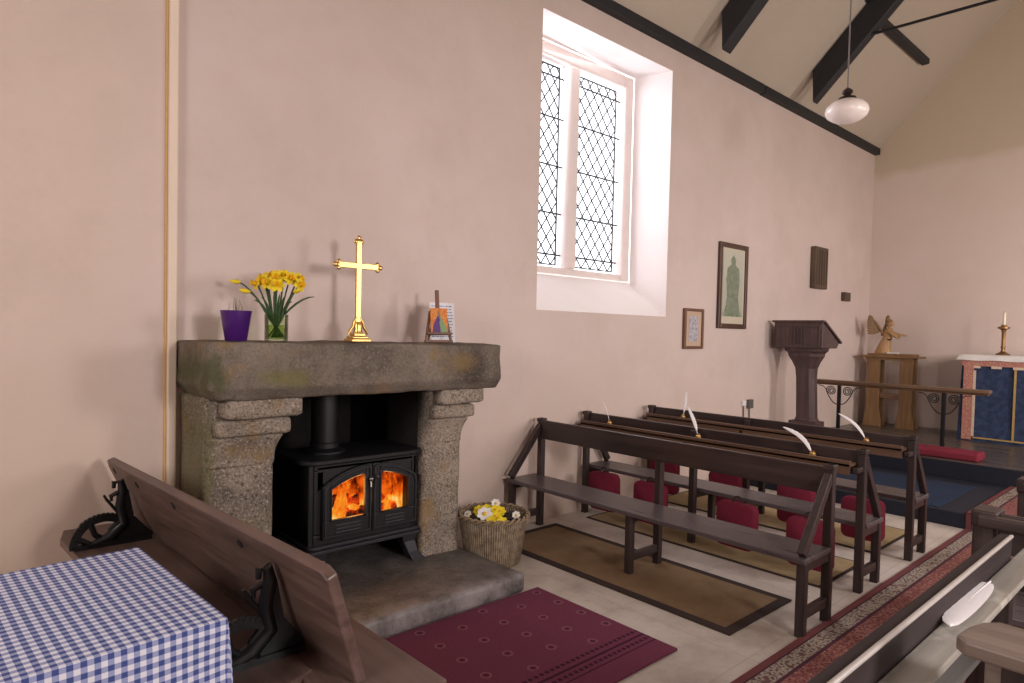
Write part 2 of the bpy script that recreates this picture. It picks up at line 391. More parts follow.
def mat_engraving():
    k = NT('green grey engraving', 0.6, 0, 0.3)
    g = k.sep(k.coord('Generated'))
    f = k.noise(k.coord('Generated'), 14, 4, 0.7)
    dx = k.math('ABSOLUTE', k.math('SUBTRACT', g[0], k.math('ADD', 0.46, k.math('MULTIPLY', f, 0.06))))
    w = k.ramp(g[2], [(0.0, 0.42), (0.12, 0.36), (0.30, 0.28), (0.55, 0.34), (0.74, 0.30), (0.80, 0.10), (0.88, 0.13), (0.95, 0.0)])
    body = k.math('LESS_THAN', dx, w)
    bg = k.ramp(g[2], [(0.0, (0.30, 0.33, 0.24)), (0.12, (0.46, 0.47, 0.38)), (1.0, (0.55, 0.53, 0.45))])
    col = k.ramp(f, [(0.3, (0.10, 0.13, 0.085)), (0.6, (0.24, 0.29, 0.20)), (0.8, (0.36, 0.40, 0.30))])
    k.base(k.mix(k.math('MULTIPLY', body, 0.9), bg, col)); return k.m
M['engraving'] = mat_engraving()
def mat_print():
    k = NT('small blue grey print', 0.6, 0, 0.3)
    f = k.noise(k.coord('Generated'), 9, 4, 0.75)
    k.base(k.ramp(f, [(0.38, (0.16, 0.16, 0.24)), (0.5, (0.50, 0.48, 0.54)), (0.7, (0.66, 0.62, 0.62))])); return k.m
M['print'] = mat_print()
def mat_icon():
    k = NT('bright painted card', 0.5, 0, 0.3)
    g = k.sep(k.coord('Generated')); f = k.noise(k.coord('Generated'), 7, 3, 0.6)
    dx = k.math('ABSOLUTE', k.math('SUBTRACT', g[0], 0.48))
    rob = k.math('LESS_THAN', dx, k.ramp(g[2], [(0.0, 0.42), (0.3, 0.34), (0.62, 0.12), (0.68, 0.09), (0.86, 0.07), (0.9, 0.0)]))
    bg = k.ramp(f, [(0.35, (0.60, 0.13, 0.03)), (0.6, (0.72, 0.30, 0.06)), (0.75, (0.50, 0.34, 0.14))])
    rc = k.mix(k.math('GREATER_THAN', k.math('ADD', g[0], k.math('MULTIPLY', f, 0.2)), 0.62), (0.11, 0.04, 0.20), (0.22, 0.34, 0.16))
    rc = k.mix(k.math('GREATER_THAN', g[2], 0.66), rc, (0.30, 0.17, 0.10))
    k.base(k.mix(rob, bg, rc)); return k.m
M['icon'] = mat_icon()

# ------------------------------------------------------------------ mesh helper
class MB:
    def __init__(s): s.v = []; s.f = []; s.uv = None
    def add(s, vs, fs):
        o = len(s.v); s.v += [Vector(x) for x in vs]; s.f += [tuple(i + o for i in q) for q in fs]; return o
    def box(s, a, b, mat=None):
        x0, y0, z0 = a; x1, y1, z1 = b
        vs = [(x0, y0, z0), (x1, y0, z0), (x1, y1, z0), (x0, y1, z0), (x0, y0, z1), (x1, y0, z1), (x1, y1, z1), (x0, y1, z1)]
        if mat: vs = [mat @ Vector(v) for v in vs]
        s.add(vs, [(3, 2, 1, 0), (4, 5, 6, 7), (0, 1, 5, 4), (1, 2, 6, 5), (2, 3, 7, 6), (3, 0, 4, 7)]); return s
    def bar(s, p, q, w, h, up=(0, 0, 1), taper=1.0):
        p = Vector(p); q = Vector(q); d = (q - p).normalized(); up = Vector(up)
        if abs(d.dot(up)) > 0.98: up = Vector((1, 0, 0))
        r = d.cross(up).normalized(); u = r.cross(d)
        vs = []
        for c, t in ((p, 1), (q, taper)):
            for a, b in ((-1, -1), (1, -1), (1, 1), (-1, 1)): vs.append(c + r * (a * w / 2 * t) + u * (b * h / 2 * t))
        s.add(vs, [(0, 1, 2, 3), (7, 6, 5, 4), (0, 4, 5, 1), (1, 5, 6, 2), (2, 6, 7, 3), (3, 7, 4, 0)]); return s
    def prism(s, poly, axis, a, b):
        n = len(poly)
        def P(u, v, w): return {'X': (w, u, v), 'Y': (u, w, v), 'Z': (u, v, w)}[axis]
        vs = [P(u, v, a) for u, v in poly] + [P(u, v, b) for u, v in poly]
        fs = [tuple(range(n))[::-1], tuple(range(n, 2 * n))] + [(i, (i + 1) % n, n + (i + 1) % n, n + i) for i in range(n)]
        s.add(vs, fs); return s
    def tube(s, pts, r, seg=8, flat=None, closed=False):
        pts = [Vector(p) for p in pts]; n = len(pts)
        rs = r if isinstance(r, (list, tuple)) else [r] * n
        rings = []; prev = None
        for i, p in enumerate(pts):
            if closed: d = pts[(i + 1) % n] - pts[i - 1]
            else: d = pts[min(i + 1, n - 1)] - pts[max(i - 1, 0)]
            d = d.normalized() if d.length > 1e-9 else Vector((0, 0, 1))
            if prev is None:
                u = Vector((0, 0, 1)) if abs(d.z) < 0.9 else Vector((1, 0, 0))
                u = (u - d * u.dot(d)).normalized()
            else:
                u = prev - d * prev.dot(d); u = u.normalized() if u.length > 1e-6 else prev
            prev = u; w = d.cross(u)
            rings.append([p + (u * math.cos(2 * PI * k / seg) + w * math.sin(2 * PI * k / seg)) * rs[i] for k in range(seg)])
        s._skin(rings, closed); return s
    def _skin(s, rings, closed=False, cap=True):
        seg = len(rings[0]); n = len(rings)
        fs = []
        for i in range(n if closed else n - 1):
            a = i * seg; b = ((i + 1) % n) * seg
            for k in range(seg): fs.append((a + k, a + (k + 1) % seg, b + (k + 1) % seg, b + k))
        if cap and not closed:
            fs.append(tuple(range(seg))[::-1]); fs.append(tuple(range((n - 1) * seg, n * seg)))
        s.add([v for r_ in rings for v in r_], fs)
    def lathe(s, prof, c=(0, 0, 0), seg=24, sx=1, sy=1, cap=True, rotm=None):
        rings = []
        for r, z in prof:
            ring = [Vector((math.cos(2 * PI * k / seg) * r * sx, math.sin(2 * PI * k / seg) * r * sy, z)) for k in range(seg)]
            if rotm: ring = [rotm @ v for v in ring]
            rings.append([v + Vector(c) for v in ring])
        s._skin(rings, False, cap); return s
    def ball(s, c, r, seg=12, rings=7, sc=(1, 1, 1)):
        R = []
        for i in range(rings + 1):
            t = PI * i / rings; t = min(max(t, 0.02), PI - 0.02)
            R.append([Vector((c[0] + r * sc[0] * math.sin(t) * math.cos(2 * PI * k / seg), c[1] + r * sc[1] * math.sin(t) * math.sin(2 * PI * k / seg), c[2] - r * sc[2] * math.cos(t))) for k in range(seg)])
        s._skin(R); return s
    def build(s, name, mat, parent=None, loc=None, smooth=None, bevel=None, seg=2):
        me = bpy.data.meshes.new(name)
        if parent is not None: o0 = ORG[parent]
        else: o0 = Vector(loc) if loc is not None else Vector((0, 0, 0))
        me.from_pydata([tuple(v - o0) for v in s.v], [], s.f); me.update()
        me.materials.append(mat)
        if s.uv:
            l = me.uv_layers.new(name='UVMap')
            for p in me.polygons:
                for li in p.loop_indices: l.data[li].uv = s.uv[me.loops[li].vertex_index]
        if smooth is not None:
            me.polygons.foreach_set('use_smooth', [True] * len(me.polygons))
            if smooth < 180: me.set_sharp_from_angle(angle=math.radians(smooth))
        o = bpy.data.objects.new(name, me); COL.objects.link(o)
        if parent is not None: o.parent = parent; ORG[o] = o0
        else: o.location = o0; ORG[o] = o0
        if bevel:
            b = o.modifiers.new('bevel', 'BEVEL'); b.width = bevel; b.segments = seg; b.limit_method = 'ANGLE'; b.angle_limit = math.radians(35)
        return o

def thing(name, label, cat, loc, group=None):
    o = bpy.data.objects.new(name, None); COL.objects.link(o); o.location = loc; o.empty_display_size = 0.1
    ORG[o] = Vector(loc); return tag(o, label, cat, group)
def tag(o, label, cat, group=None, kind=None):
    o['label'] = label; o['category'] = cat
    if group: o['group'] = group
    if kind: o['kind'] = kind
    return o
def struct(o): o['kind'] = 'structure'; return o

def rough_block(a, b, n=(12, 6, 6), amp=0.012, rnd=0.02, seed=0, fn=None):
    """box with rounded arrises and a hand-cut, uneven surface"""
    mb = MB(); a = Vector(a); b = Vector(b); c = (a + b) / 2; h = (b - a) / 2
    idx = {}
    def vert(i, j, k):
        if (i, j, k) in idx: return idx[(i, j, k)]
        q = Vector((-1 + 2 * i / n[0], -1 + 2 * j / n[1], -1 + 2 * k / n[2]))
        p = Vector((q.x * h.x, q.y * h.y, q.z * h.z))
        inner = Vector([max(-(hh - rnd), min(hh - rnd, pp)) for pp, hh in zip(p, h)])
        d = p - inner
        if d.length > rnd: p = inner + d.normalized() * rnd
        p = p + c
        w = mnoise.noise_vector(p * 4.0 + Vector((seed, seed, seed))) * amp + mnoise.noise_vector(p * 13 + Vector((seed, 3, 1))) * amp * 0.4
        p = p + w
        if fn: p = fn(p)
        idx[(i, j, k)] = len(mb.v); mb.v.append(p); return idx[(i, j, k)]
    def face(f, na, nb, flip):
        for i in range(na):
            for j in range(nb):
                q = [f(i, j), f(i + 1, j), f(i + 1, j + 1), f(i, j + 1)]
                mb.f.append(tuple(q[::-1] if flip else q))
    N = n
    face(lambda i, j: vert(i, j, 0), N[0], N[1], True); face(lambda i, j: vert(i, j, N[2]), N[0], N[1], False)
    face(lambda i, j: vert(i, 0, j), N[0], N[2], False); face(lambda i, j: vert(i, N[1], j), N[0], N[2], True)
    face(lambda i, j: vert(0, i, j), N[1], N[2], True); face(lambda i, j: vert(N[0], i, j), N[1], N[2], False)
    return mb

# ------------------------------------------------------------------ camera
W = 3.69
f_px = 652.75
yaw, pitch, roll = [math.radians(a) for a in (41.841, -1.7235, 1.292)]
fw = Vector((math.sin(yaw) * math.cos(pitch), math.cos(yaw) * math.cos(pitch), math.sin(pitch)))
rt = Vector((math.cos(yaw), -math.sin(yaw), 0)); up = rt.cross(fw)
rt, up = rt * math.cos(roll) + up * math.sin(roll), up * math.cos(roll) - rt * math.sin(roll)
cam = bpy.data.cameras.new('camera'); co = bpy.data.objects.new('camera', cam); COL.objects.link(co)
mm = Matrix((rt, up, -fw)).transposed().to_4x4(); mm.translation = (0, 0, 1.5); co.matrix_world = mm
cam.sensor_width = 36; cam.lens = f_px / 1024 * 36
cam.shift_x = (512 - 511.0) / 1024; cam.shift_y = (351.64 - 341.5) / 1024
cam.clip_start = 0.05; scene.camera = co

# ------------------------------------------------------------------ room shell
XW, XE, YS = -3.0, 10.4, -2.09
ZW = 4.25; YA = 0.80; ZA = ZW + (W - YA)
WX0, WX1, WZ0, WZ1, WY = 3.56, 5.285, 1.68, 4.01, 4.14       # window opening
FX0, FX1, FZ1 = 1.33, 2.24, 1.16                               # fireplace opening
mb = MB()
def wq(x0, x1, z0, z1):
    nx = max(1, int((x1 - x0) / 0.5)); 
    mb.add([(x0, W, z0), (x1, W, z0), (x1, W, z1), (x0, W, z1)], [(0, 1, 2, 3)])
wq(XW, FX0, 0, ZW); wq(FX0, FX1, FZ1, ZW); wq(FX1, WX0, 0, ZW)
wq(WX0, WX1, 0, WZ0); wq(WX0, WX1, WZ1, ZW); wq(WX1, XE, 0, ZW)
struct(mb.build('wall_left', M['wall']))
mb = MB(); fb, ft = 2.02, 4.06
mb.add([(WX0, W, WZ0), (WX1, W, WZ0), (WX1, WY, fb), (WX0, WY, fb)], [(0, 1, 2, 3)])
mb.add([(WX0, W, WZ1), (WX1, W, WZ1), (WX1, WY, ft), (WX0, WY, ft)], [(3, 2, 1, 0)])
mb.add([(WX1, W, WZ0), (WX1, WY, fb), (WX1, WY, ft), (WX1, W, WZ1)], [(0, 1, 2, 3)])
mb.add([(WX0, W, WZ0), (WX0, WY, fb), (WX0, WY, ft), (WX0, W, WZ1)], [(3, 2, 1, 0)])
struct(mb.build('trim_1', M['reveal']))
mb = MB().add([(XW, YS, 0), (XE, YS, 0), (XE, W, 0), (XW, W, 0)], [(0, 1, 2, 3)])
mb = MB(); mb.add([(XW, YS, 0), (XE, YS, 0), (XE, W, 0), (XW, W, 0)], [(0, 1, 2, 3)])
struct(mb.build('floor', M['floor']))
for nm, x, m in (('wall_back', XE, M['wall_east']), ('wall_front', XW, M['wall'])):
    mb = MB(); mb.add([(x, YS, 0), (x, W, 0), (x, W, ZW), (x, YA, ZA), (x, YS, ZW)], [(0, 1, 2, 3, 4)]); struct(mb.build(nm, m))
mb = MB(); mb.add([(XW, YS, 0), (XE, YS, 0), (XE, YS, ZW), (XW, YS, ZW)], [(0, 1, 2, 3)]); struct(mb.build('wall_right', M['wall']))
mb = MB()
mb.add([(XW, W, ZW), (XE, W, ZW), (XE, YA, ZA), (XW, YA, ZA)], [(0, 1, 2, 3)])
mb.add([(XW, YS, ZW), (XE, YS, ZW), (XE, YA, ZA), (XW, YA, ZA)], [(3, 2, 1, 0)])
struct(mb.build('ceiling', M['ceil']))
mb = MB(); mb.box((XW, W - 0.07, 4.215), (6.93, W + 0.02, 4.305)); mb.box((6.94, W - 0.075, 4.21), (XE, W + 0.02, 4.30))
struct(mb.build('trim_2', M['rafter'], bevel=0.006))
pb = struct(MB().box((0.918, W - 0.035, 0), (0.962, W + 0.01, 5.2)).build('trim_3', M['pipe'], bevel=0.008, seg=3))
struct(MB().box((0.907, W - 0.012, 0), (0.919, W + 0.01, 5.2)).build('trim_4', M['pipe_edge'], bevel=0.004))

# chancel platforms
mb = MB(); mb.box((6.20, YS + 0.01, 0.0), (7.7, W - 0.01, 0.125)); o = struct(mb.build('platform_lower', M['navy'], bevel=0.008))
o = struct(MB().box((6.25, 1.62, 0.1255), (7.40, W - 0.02, 0.131)).build('platform_carpet', M['blue_carpet']))
mb = MB(); mb.box((7.7, YS + 0.01, 0.0), (XE - 0.005, W - 0.01, 0.30)); struct(mb.build('platform_upper', M['dais_floor'], bevel=0.006))
struct(MB().box((7.685, YS + 0.012, 0.13), (7.70, W - 0.012, 0.296)).build('trim_5', M['navy']))

# ------------------------------------------------------------------ leaded window
win = struct(MB().box((WX0 + 0.06, WY, fb), (WX0 + 0.16, WY + 0.14, ft)).box((WX1 - 0.125, WY, fb), (WX1 + 0.0, WY + 0.14, ft))
    .box((WX0 + 0.16, WY, fb), (WX1 - 0.125, WY + 0.14, fb + 0.075)).box((WX0 + 0.16, WY, ft - 0.12), (WX1 - 0.125, WY + 0.14, ft))
    .build('window_1', M['frame_white'], bevel=0.02, seg=3))
MX0, MX1 = 4.355, 4.505
MB().box((MX0, WY + 0.0, fb + 0.07), (MX1, WY + 0.14, ft - 0.11)).build('mullion', M['frame_white'], win, bevel=0.035, seg=3)
GZ0, GZ1 = fb + 0.075, ft - 0.12; GY = WY + 0.10
for gx0, gx1 in ((WX0 + 0.16, MX0), (MX1, WX1 - 0.125)):
    mb = MB(); mb.add([(gx0, GY, GZ0), (gx1, GY, GZ0), (gx1, GY, GZ1), (gx0, GY, GZ1)], [(0, 1, 2, 3)])
    mb.build('pane', M['pane'], win)
    lat = MB(); x0, x1 = gx0 + 0.03, gx1 - 0.045; z0, z1 = GZ0 + 0.03, GZ1 - 0.03
    dw, dh = (x1 - x0) / 4.5, 0.165; k = dh / dw
    for sgn in (1, -1):
        c = -60
        for i in range(-40, 60):
            # line z = z0 + sgn*k*(x-x0) + i*dh  clipped to the light
            pts = []
            for x in (x0, x1):
                z = z0 + sgn * k * (x - x0) + i * dh
                if z0 <= z <= z1: pts.append((x, z))
            for z in (z0, z1):
                x = x0 + (z - z0 - i * dh) / (sgn * k)
                if x0 < x < x1: pts.append((x, z))
            if len(pts) >= 2:
                a, b = min(pts), max(pts)
                if abs(a[0] - b[0]) > 0.01: lat.bar((a[0], GY - 0.006, a[1]), (b[0], GY - 0.006, b[1]), 0.0105, 0.009, up=(0, 1, 0))
    for a, b in (((x0, z0), (x0, z1)), ((x1, z0), (x1, z1)), ((x0, z0), (x1, z0)), ((x0, z1), (x1, z1))):
        lat.bar((a[0], GY - 0.006, a[1]), (b[0], GY - 0.006, b[1]), 0.012, 0.012, up=(0, 1, 0))
    lat.build('lead_lattice', M['lead'], win)
    sb = MB()
    for q in (0.05, 0.26, 0.50, 0.74, 0.945):
        z = z0 + (z1 - z0) * q; sb.tube([(gx0 + 0.005, GY - 0.022, z), (gx1 - 0.005, GY - 0.022, z)], 0.0085, 6)
    sb.build('saddle_bars', M['lead'], win, smooth=60)

# ------------------------------------------------------------------ roof timbers
def brace(x, t, label):
    mb = MB(); dz = 0.36
    def rz(y): return ZW + (W - y) - 0.008
    mb.prism([(3.375, rz(3.375)), (3.36, rz(3.375) - dz), (YA, rz(YA) - dz), (YA, rz(YA))], 'X', x - t / 2, x + t / 2)
    m2 = lambda y: 2 * YA - y
    mb.prism([(m2(3.375), rz(3.375)), (YA, rz(YA)), (YA, rz(YA) - dz), (m2(3.36), rz(3.375) - dz)], 'X', x - t / 2, x + t / 2)
    return tag(mb.build('roof_brace', M['rafter'], loc=None, bevel=0.012), label, 'roof beam', 'black roof braces')
brace(5.66, 0.16, 'black timber roof brace above the leaded window, left of the hanging lamp')
brace(7.60, 0.13, 'black timber roof brace directly behind the hanging lamp, crossed by the tie rod')
tag(MB().box((7.67, 2.765, 5.02), (9.50, 2.855, 5.09)).build('purlin', M['rafter'], bevel=0.01), 'short black timber on the roof slope running from the brace towards the altar end', 'roof beam')
tag(MB().tube([(7.6, 3.0, 4.80), (7.6, -1.45, 4.70)], 0.016, 8).build('tie_rod', M['iron'], smooth=60), 'thin black iron tie rod crossing the roof to the right', 'rod')
tag(MB().ball((7.52, 2.83, 5.19), 0.085, 12, 7, (0.8, 1.2, 0.8)).tube([(7.52, 2.83, 5.12), (7.52, 2.83, 5.26)], 0.05, 10).build('roof_boss', M['rafter'], smooth=50), 'dark round boss on the roof brace at the top edge above the lamp', 'boss')

# pendant lamp
LX, LY, LZ = 5.06, 2.0, 3.185
t = thing('pendant_lamp', 'white opal glass pendant lamp hanging on a long cord from the roof', 'lamp', (LX, LY, LZ))
prof = [(0.028, 0.085), (0.06, 0.078), (0.112, 0.055), (0.142, 0.022), (0.148, -0.008), (0.135, -0.04), (0.10, -0.066), (0.06, -0.083), (0.02, -0.089)]
MB().lathe([(r, z + LZ) for r, z in prof], (LX, LY, 0), 32).build('lamp_shade', M['opal'], t, smooth=60)
MB().lathe([(0.062, LZ + 0.078), (0.060, LZ + 0.094), (0.030, LZ + 0.104), (0.024, LZ + 0.118), (0.036, LZ + 0.128), (0.036, LZ + 0.145), (0.012, LZ + 0.165)], (LX, LY, 0), 20).build('lamp_cap', M['shade_cap'], t, smooth=40)
MB().tube([(LX, LY, LZ + 0.16), (LX, LY, 5.92)], 0.0055, 6).build('cord', M['cord'], t)

# ------------------------------------------------------------------ fireplace
fp = thing('fireplace_surround', 'old granite fireplace surround with heavy lintel shelf and moulded pilasters', 'fireplace', (1.83, 3.4, 0))
def lint(p):
    # chamfer under the front and along the west end
    t_ = max(0.0, min(1.0, (1.205 - p.z) / 0.07))
    if p.y < 3.25: p.y += 0.055 * t_
    if p.x < 1.06: p.x += 0.05 * t_
    return p
rough_block((0.962, 3.13, 1.138), (2.722, 3.70, 1.420), (90, 20, 24), 0.010, 0.013, 2, lint).build('lintel', M['granite'], fp, smooth=180)
PYF = 3.285
def pil(x0, x1, side, seed):
    p = rough_block((x0, PYF, 0.0), (x1, 3.70, 1.15), (14, 10, 44), 0.006, 0.014, seed).build('pilaster', M['granite_pale'], fp, smooth=180)
    lo = -0.062
    rough_block((x0 - lo, PYF - 0.10, 1.045), (x1 + 0.115, 3.69, 1.15), (14, 14, 10), 0.007, 0.027, seed + 3).build('upper_moulding', M['granite_pale'], p, smooth=180)
    rough_block((x0 - lo * 0.55, PYF - 0.06, 0.955), (x1 + 0.070, 3.69, 1.045), (14, 14, 10), 0.007, 0.025, seed + 5).build('lower_moulding', M['granite_pale'], p, smooth=180)
    def corb(q):
        k = max(0.0, min(1.0, (q.z - 0.83) / 0.125)); k = k * k
        if q.y < PYF + 0.03: q.y -= 0.035 * k
        if q.x > x1 - 0.03: q.x += 0.035 * k
        return q
    rough_block((x0 + 0.004, PYF - 0.004, 0.80), (x1 + 0.006, 3.60, 0.957), (12, 8, 12), 0.003, 0.012, seed + 7, corb).build('corbel', M['granite_pale'], p, smooth=180)
pil(0.985, 1.325, -1, 11); pil(2.245, 2.525, 1, 17)
mb = MB()
fx0, fx1, fy1 = FX0 - 0.03, FX1 + 0.03, 4.25
mb.add([(fx0, W, 0), (fx0, fy1, 0), (fx0, fy1, 1.3), (fx0, W, 1.3)], [(0, 1, 2, 3)])
mb.add([(fx1, W, 0), (fx1, fy1, 0), (fx1, fy1, 1.3), (fx1, W, 1.3)], [(3, 2, 1, 0)])
mb.add([(fx0, fy1, 0), (fx1, fy1, 0), (fx1, fy1, 1.3), (fx0, fy1, 1.3)], [(0, 1, 2, 3)])
mb.add([(fx0, W - 0.3, 1.16), (fx1, W - 0.3, 1.16), (fx1, fy1, 1.16), (fx0, fy1, 1.16)], [(3, 2, 1, 0)])
mb.add([(fx0, W, 0.0), (fx1, W, 0.0), (fx1, fy1, 0.0), (fx0, fy1, 0.0)], [(0, 1, 2, 3)])
for xx in (1.334, 2.236):
    mb.add([(xx, PYF + 0.06, 0.1), (xx, W, 0.1), (xx, W, 1.15), (xx, PYF + 0.06, 1.15)], [(0, 1, 2, 3)])
mb.build('fireback', M['soot'], fp)
def hb(p):
    return p
tag(rough_block((0.95, 2.70, 0.0), (2.570, 3.80, 0.110), (60, 40, 8), 0.007, 0.022, 31, hb).build('hearth_slab', M['hearth'], smooth=180), 'worn grey stone hearth slab raised in front of the stove', 'hearth')

# ------------------------------------------------------------------ wood stove
HZ = 0.112
sx0, sx1, sy0, sy1 = 1.535, 2.232, 3.31, 3.70
st = thing('wood_stove', 'black cast-iron stove with two glazed doors and a fire burning', 'stove', (1.87, 3.5, HZ))
def rrect(x0, x1, y0, y1, r, n=6):
    P = []
    for cx, cy, a0 in ((x1 - r, y1 - r, 0), (x0 + r, y1 - r, PI / 2), (x0 + r, y0 + r, PI), (x1 - r, y0 + r, 1.5 * PI)):
        for i in range(n + 1): a = a0 + PI / 2 * i / n; P.append((cx + r * math.cos(a), cy + r * math.sin(a)))
    return P
def arch(x): # top of the arched doorway, symmetrical about the meeting stile
    u = abs(x - 1.907) / 0.30
    return 0.728 - 0.098 * u ** 2.2
# body shell: sides, back, floor, roof, front frame around the doors
mb = MB()
mb.box((sx0, sy0 + 0.02, 0.29), (sx0 + 0.03, sy1, 0.755)); mb.box((sx1 - 0.03, sy0 + 0.02, 0.29), (sx1, sy1, 0.755))
mb.box((sx0 + 0.03, sy1 - 0.03, 0.29), (sx1 - 0.03, sy1, 0.755)); mb.box((sx0 + 0.03, sy0 + 0.02, 0.29), (sx1 - 0.03, sy1 - 0.03, 0.36)); mb.box((sx0 + 0.03, sy0 + 0.02, 0.715), (sx1 - 0.03, sy1 - 0.03, 0.755))
mb.box((sx0 + 0.03, sy0 + 0.02, 0.36), (sx0 + 0.09, sy0 + 0.04, 0.715)); mb.box((sx1 - 0.05, sy0 + 0.02, 0.36), (sx1 - 0.03, sy0 + 0.04, 0.715))
XS = [1.58 + (2.228 - 1.58) * i / 16 for i in range(17)]
mb.prism([(x, arch(x) - 0.02) for x in XS] + [(x, 0.74) for x in XS[::-1]], 'Y', sy0 + 0.02, sy0 + 0.034)
mb.build('stove_body', M['stove'], st, bevel=0.010, seg=2)
MB().prism(rrect(sx0 - 0.05, sx1 + 0.03, sy0 - 0.04, sy1 + 0.02, 0.09), 'Z', 0.755, 0.783).build('top_plate', M['stove'], st, bevel=0.008, smooth=40)
MB().prism(rrect(sx0 - 0.03, sx1 + 0.02, sy0 - 0.035, sy1, 0.04), 'Z', 0.268, 0.29).prism(rrect(sx0 - 0.015, sx1 + 0.012, sy0 - 0.02, sy1, 0.04), 'Z', 0.29, 0.31).build('base_plate', M['stove_hi'], st, bevel=0.005, smooth=40)
for lx, dx in ((sx0 + 0.06, -0.05), (sx1 - 0.06, 0.05)):
    for ly, dy in ((sy0 + 0.05, -0.05), (sy1 - 0.05, 0.02)):
        mb = MB(); R = []
        for tt, w_ in ((0, 0.055), (0.3, 0.042), (0.7, 0.036), (1, 0.046)):
            z = 0.268 + (HZ - 0.004 - 0.268) * tt; cx, cy = lx + dx * tt * tt, ly + dy * tt * tt
            R.append([Vector((cx + a * w_, cy + b * w_, z)) for a, b in ((-1, -1), (1, -1), (1, 1), (-1, 1))])
        mb._skin(R); mb.build('leg', M['stove_hi'], st, bevel=0.006)
# flue
FLX, FLY = 1.715, 3.52
MB().lathe([(0.118, 0.784), (0.118, 0.795), (0.10, 0.803), (0.082, 0.812), (0.082, 0.84), (0.076, 0.845), (0.076, 1.16)], (FLX, FLY, 0), 24).build('flue_pipe', M['stove'], st, smooth=40)
# doors
dm = (1.625, 1.885, 2.155)       # outer, meeting stile, outer
def door(xa, xb, ga, gb):
    y0, y1 = sy0 - 0.012, sy0 + 0.018
    n = 12
    mb = MB()
    zb, gz0 = 0.335, 0.438
    def gtop(x):
        return arch(x) - 0.045
    xs = [xa + (xb - xa) * i / n for i in range(n + 1)]
    def slab(x0, x1, zlo, zhi):
        m_ = 8; X = [x0 + (x1 - x0) * i / m_ for i in range(m_ + 1)]
        poly = [(x, zlo(x)) for x in X] + [(x, zhi(x)) for x in X[::-1]]
        mb.prism(poly, 'Y', y0, y1)
    slab(xa, xb, lambda x: zb, lambda x: gz0)
    slab(xa, ga, lambda x: gz0, arch); slab(gb, xb, lambda x: gz0, arch)
    slab(ga, gb, gtop, arch)
    d = mb.build('door', M['stove'], st, bevel=0.005)
    # raised bead following the arch and a moulded frame round the glass
    bd = MB(); bd.tube([(xa + 0.012, y0 - 0.004, zb + 0.02)] + [(xa + 0.012, y0 - 0.004, arch(xa) - 0.02)] + [(x, y0 - 0.004, arch(x) - 0.012) for x in xs[1:-1]] + [(xb - 0.012, y0 - 0.004, arch(xb) - 0.02), (xb - 0.012, y0 - 0.004, zb + 0.02)], 0.007, 6, closed=True)
    gx = [ga + (gb - ga) * i / 8 for i in range(9)]
    bd.tube([(ga, y0 - 0.002, gz0)] + [(x, y0 - 0.002, gtop(x)) for x in gx] + [(gb, y0 - 0.002, gz0)], 0.007, 6, closed=True)
    bd.build('moulding', M['stove_hi'], d, smooth=50)
    gl = MB(); gl.add([(ga - 0.005, y0 + 0.018, gz0 - 0.005)] + [(gb + 0.005, y0 + 0.018, gz0 - 0.005)] + [(x, y0 + 0.018, gtop(x) + 0.005) for x in gx[::-1]], [tuple(range(len(gx) + 2))])
    gl.build('glass', M['stove_glass'], d)
    vt = MB()
    for i in range(3): vt.box((ga + 0.03, y0 - 0.006, 0.362 + i * 0.02), (gb - 0.03, y0 + 0.002, 0.372 + i * 0.02))
    vt.build('vent', M['stove_hi'], d, bevel=0.002)
    return d
d1 = door(1.605, 1.905, 1.652, 1.866); d2 = door(1.909, 2.212, 1.960, 2.152)
MB().ball((1.886, sy0 - 0.035, 0.645), 0.014).tube([(1.886, sy0 - 0.012, 0.645), (1.886, sy0 - 0.035, 0.645)], 0.007).tube([(1.886, sy0 - 0.03, 0.645), (1.882, sy0 - 0.04, 0.60)], 0.006).build('handle', M['steel'], d1, smooth=50)
MB().ball((1.928, sy0 - 0.03, 0.655), 0.014).tube([(1.928, sy0 - 0.012, 0.655), (1.928, sy0 - 0.03, 0.655)], 0.007).build('handle', M['stove_hi'], d2, smooth=50)
# burning logs, flames
def log_(p, q, r, label):
    p = Vector(p); q = Vector(q); pts = [p.lerp(q, i / 6) + mnoise.noise_vector(p.lerp(q, i / 6) * 20) * 0.008 for i in range(7)]
    tag(MB().tube(pts, [r * (0.9 + 0.2 * random.random()) for _ in pts], 9).build('burning_log', M['ember'], smooth=60, loc=tuple(p)), label, 'log', 'logs burning in the stove')
log_((1.62, 3.47, 0.405), (1.98, 3.45, 0.41), 0.042, 'glowing log lying lowest across the left of the stove fire')
log_((1.90, 3.50, 0.41), (2.14, 3.42, 0.405), 0.042, 'glowing log lying low behind the right stove door')
log_((1.66, 3.52, 0.49), (1.90, 3.44, 0.50), 0.036, 'glowing log resting slantwise in the upper left of the fire')
log_((1.95, 3.53, 0.49), (2.13, 3.46, 0.47), 0.034, 'glowing log resting in the upper right of the fire')
fl = MB(); rr = random.Random(5)
for i in range(34):
    x = 1.62 + 0.53 * (i % 17) / 16 + rr.uniform(-0.012, 0.012); y = rr.uniform(3.40, 3.62); h = rr.uniform(0.12, 0.29); w_ = rr.uniform(0.022, 0.04)
    z0 = 0.37; lean = rr.uniform(-0.03, 0.03); seg = []
    for j in range(7):
        t_ = j / 6; seg.append((x + lean * t_ + 0.012 * math.sin(5 * t_ + i), y, z0 + h * t_, w_ * (math.sin(PI * (0.25 + 0.75 * t_)) ** 0.8 + 0.02)))
    fl._skin([[Vector((a + math.cos(q * PI / 4) * d_, b + math.sin(q * PI / 4) * d_ * 0.6, c)) for q in range(8)] for a, b, c, d_ in seg])
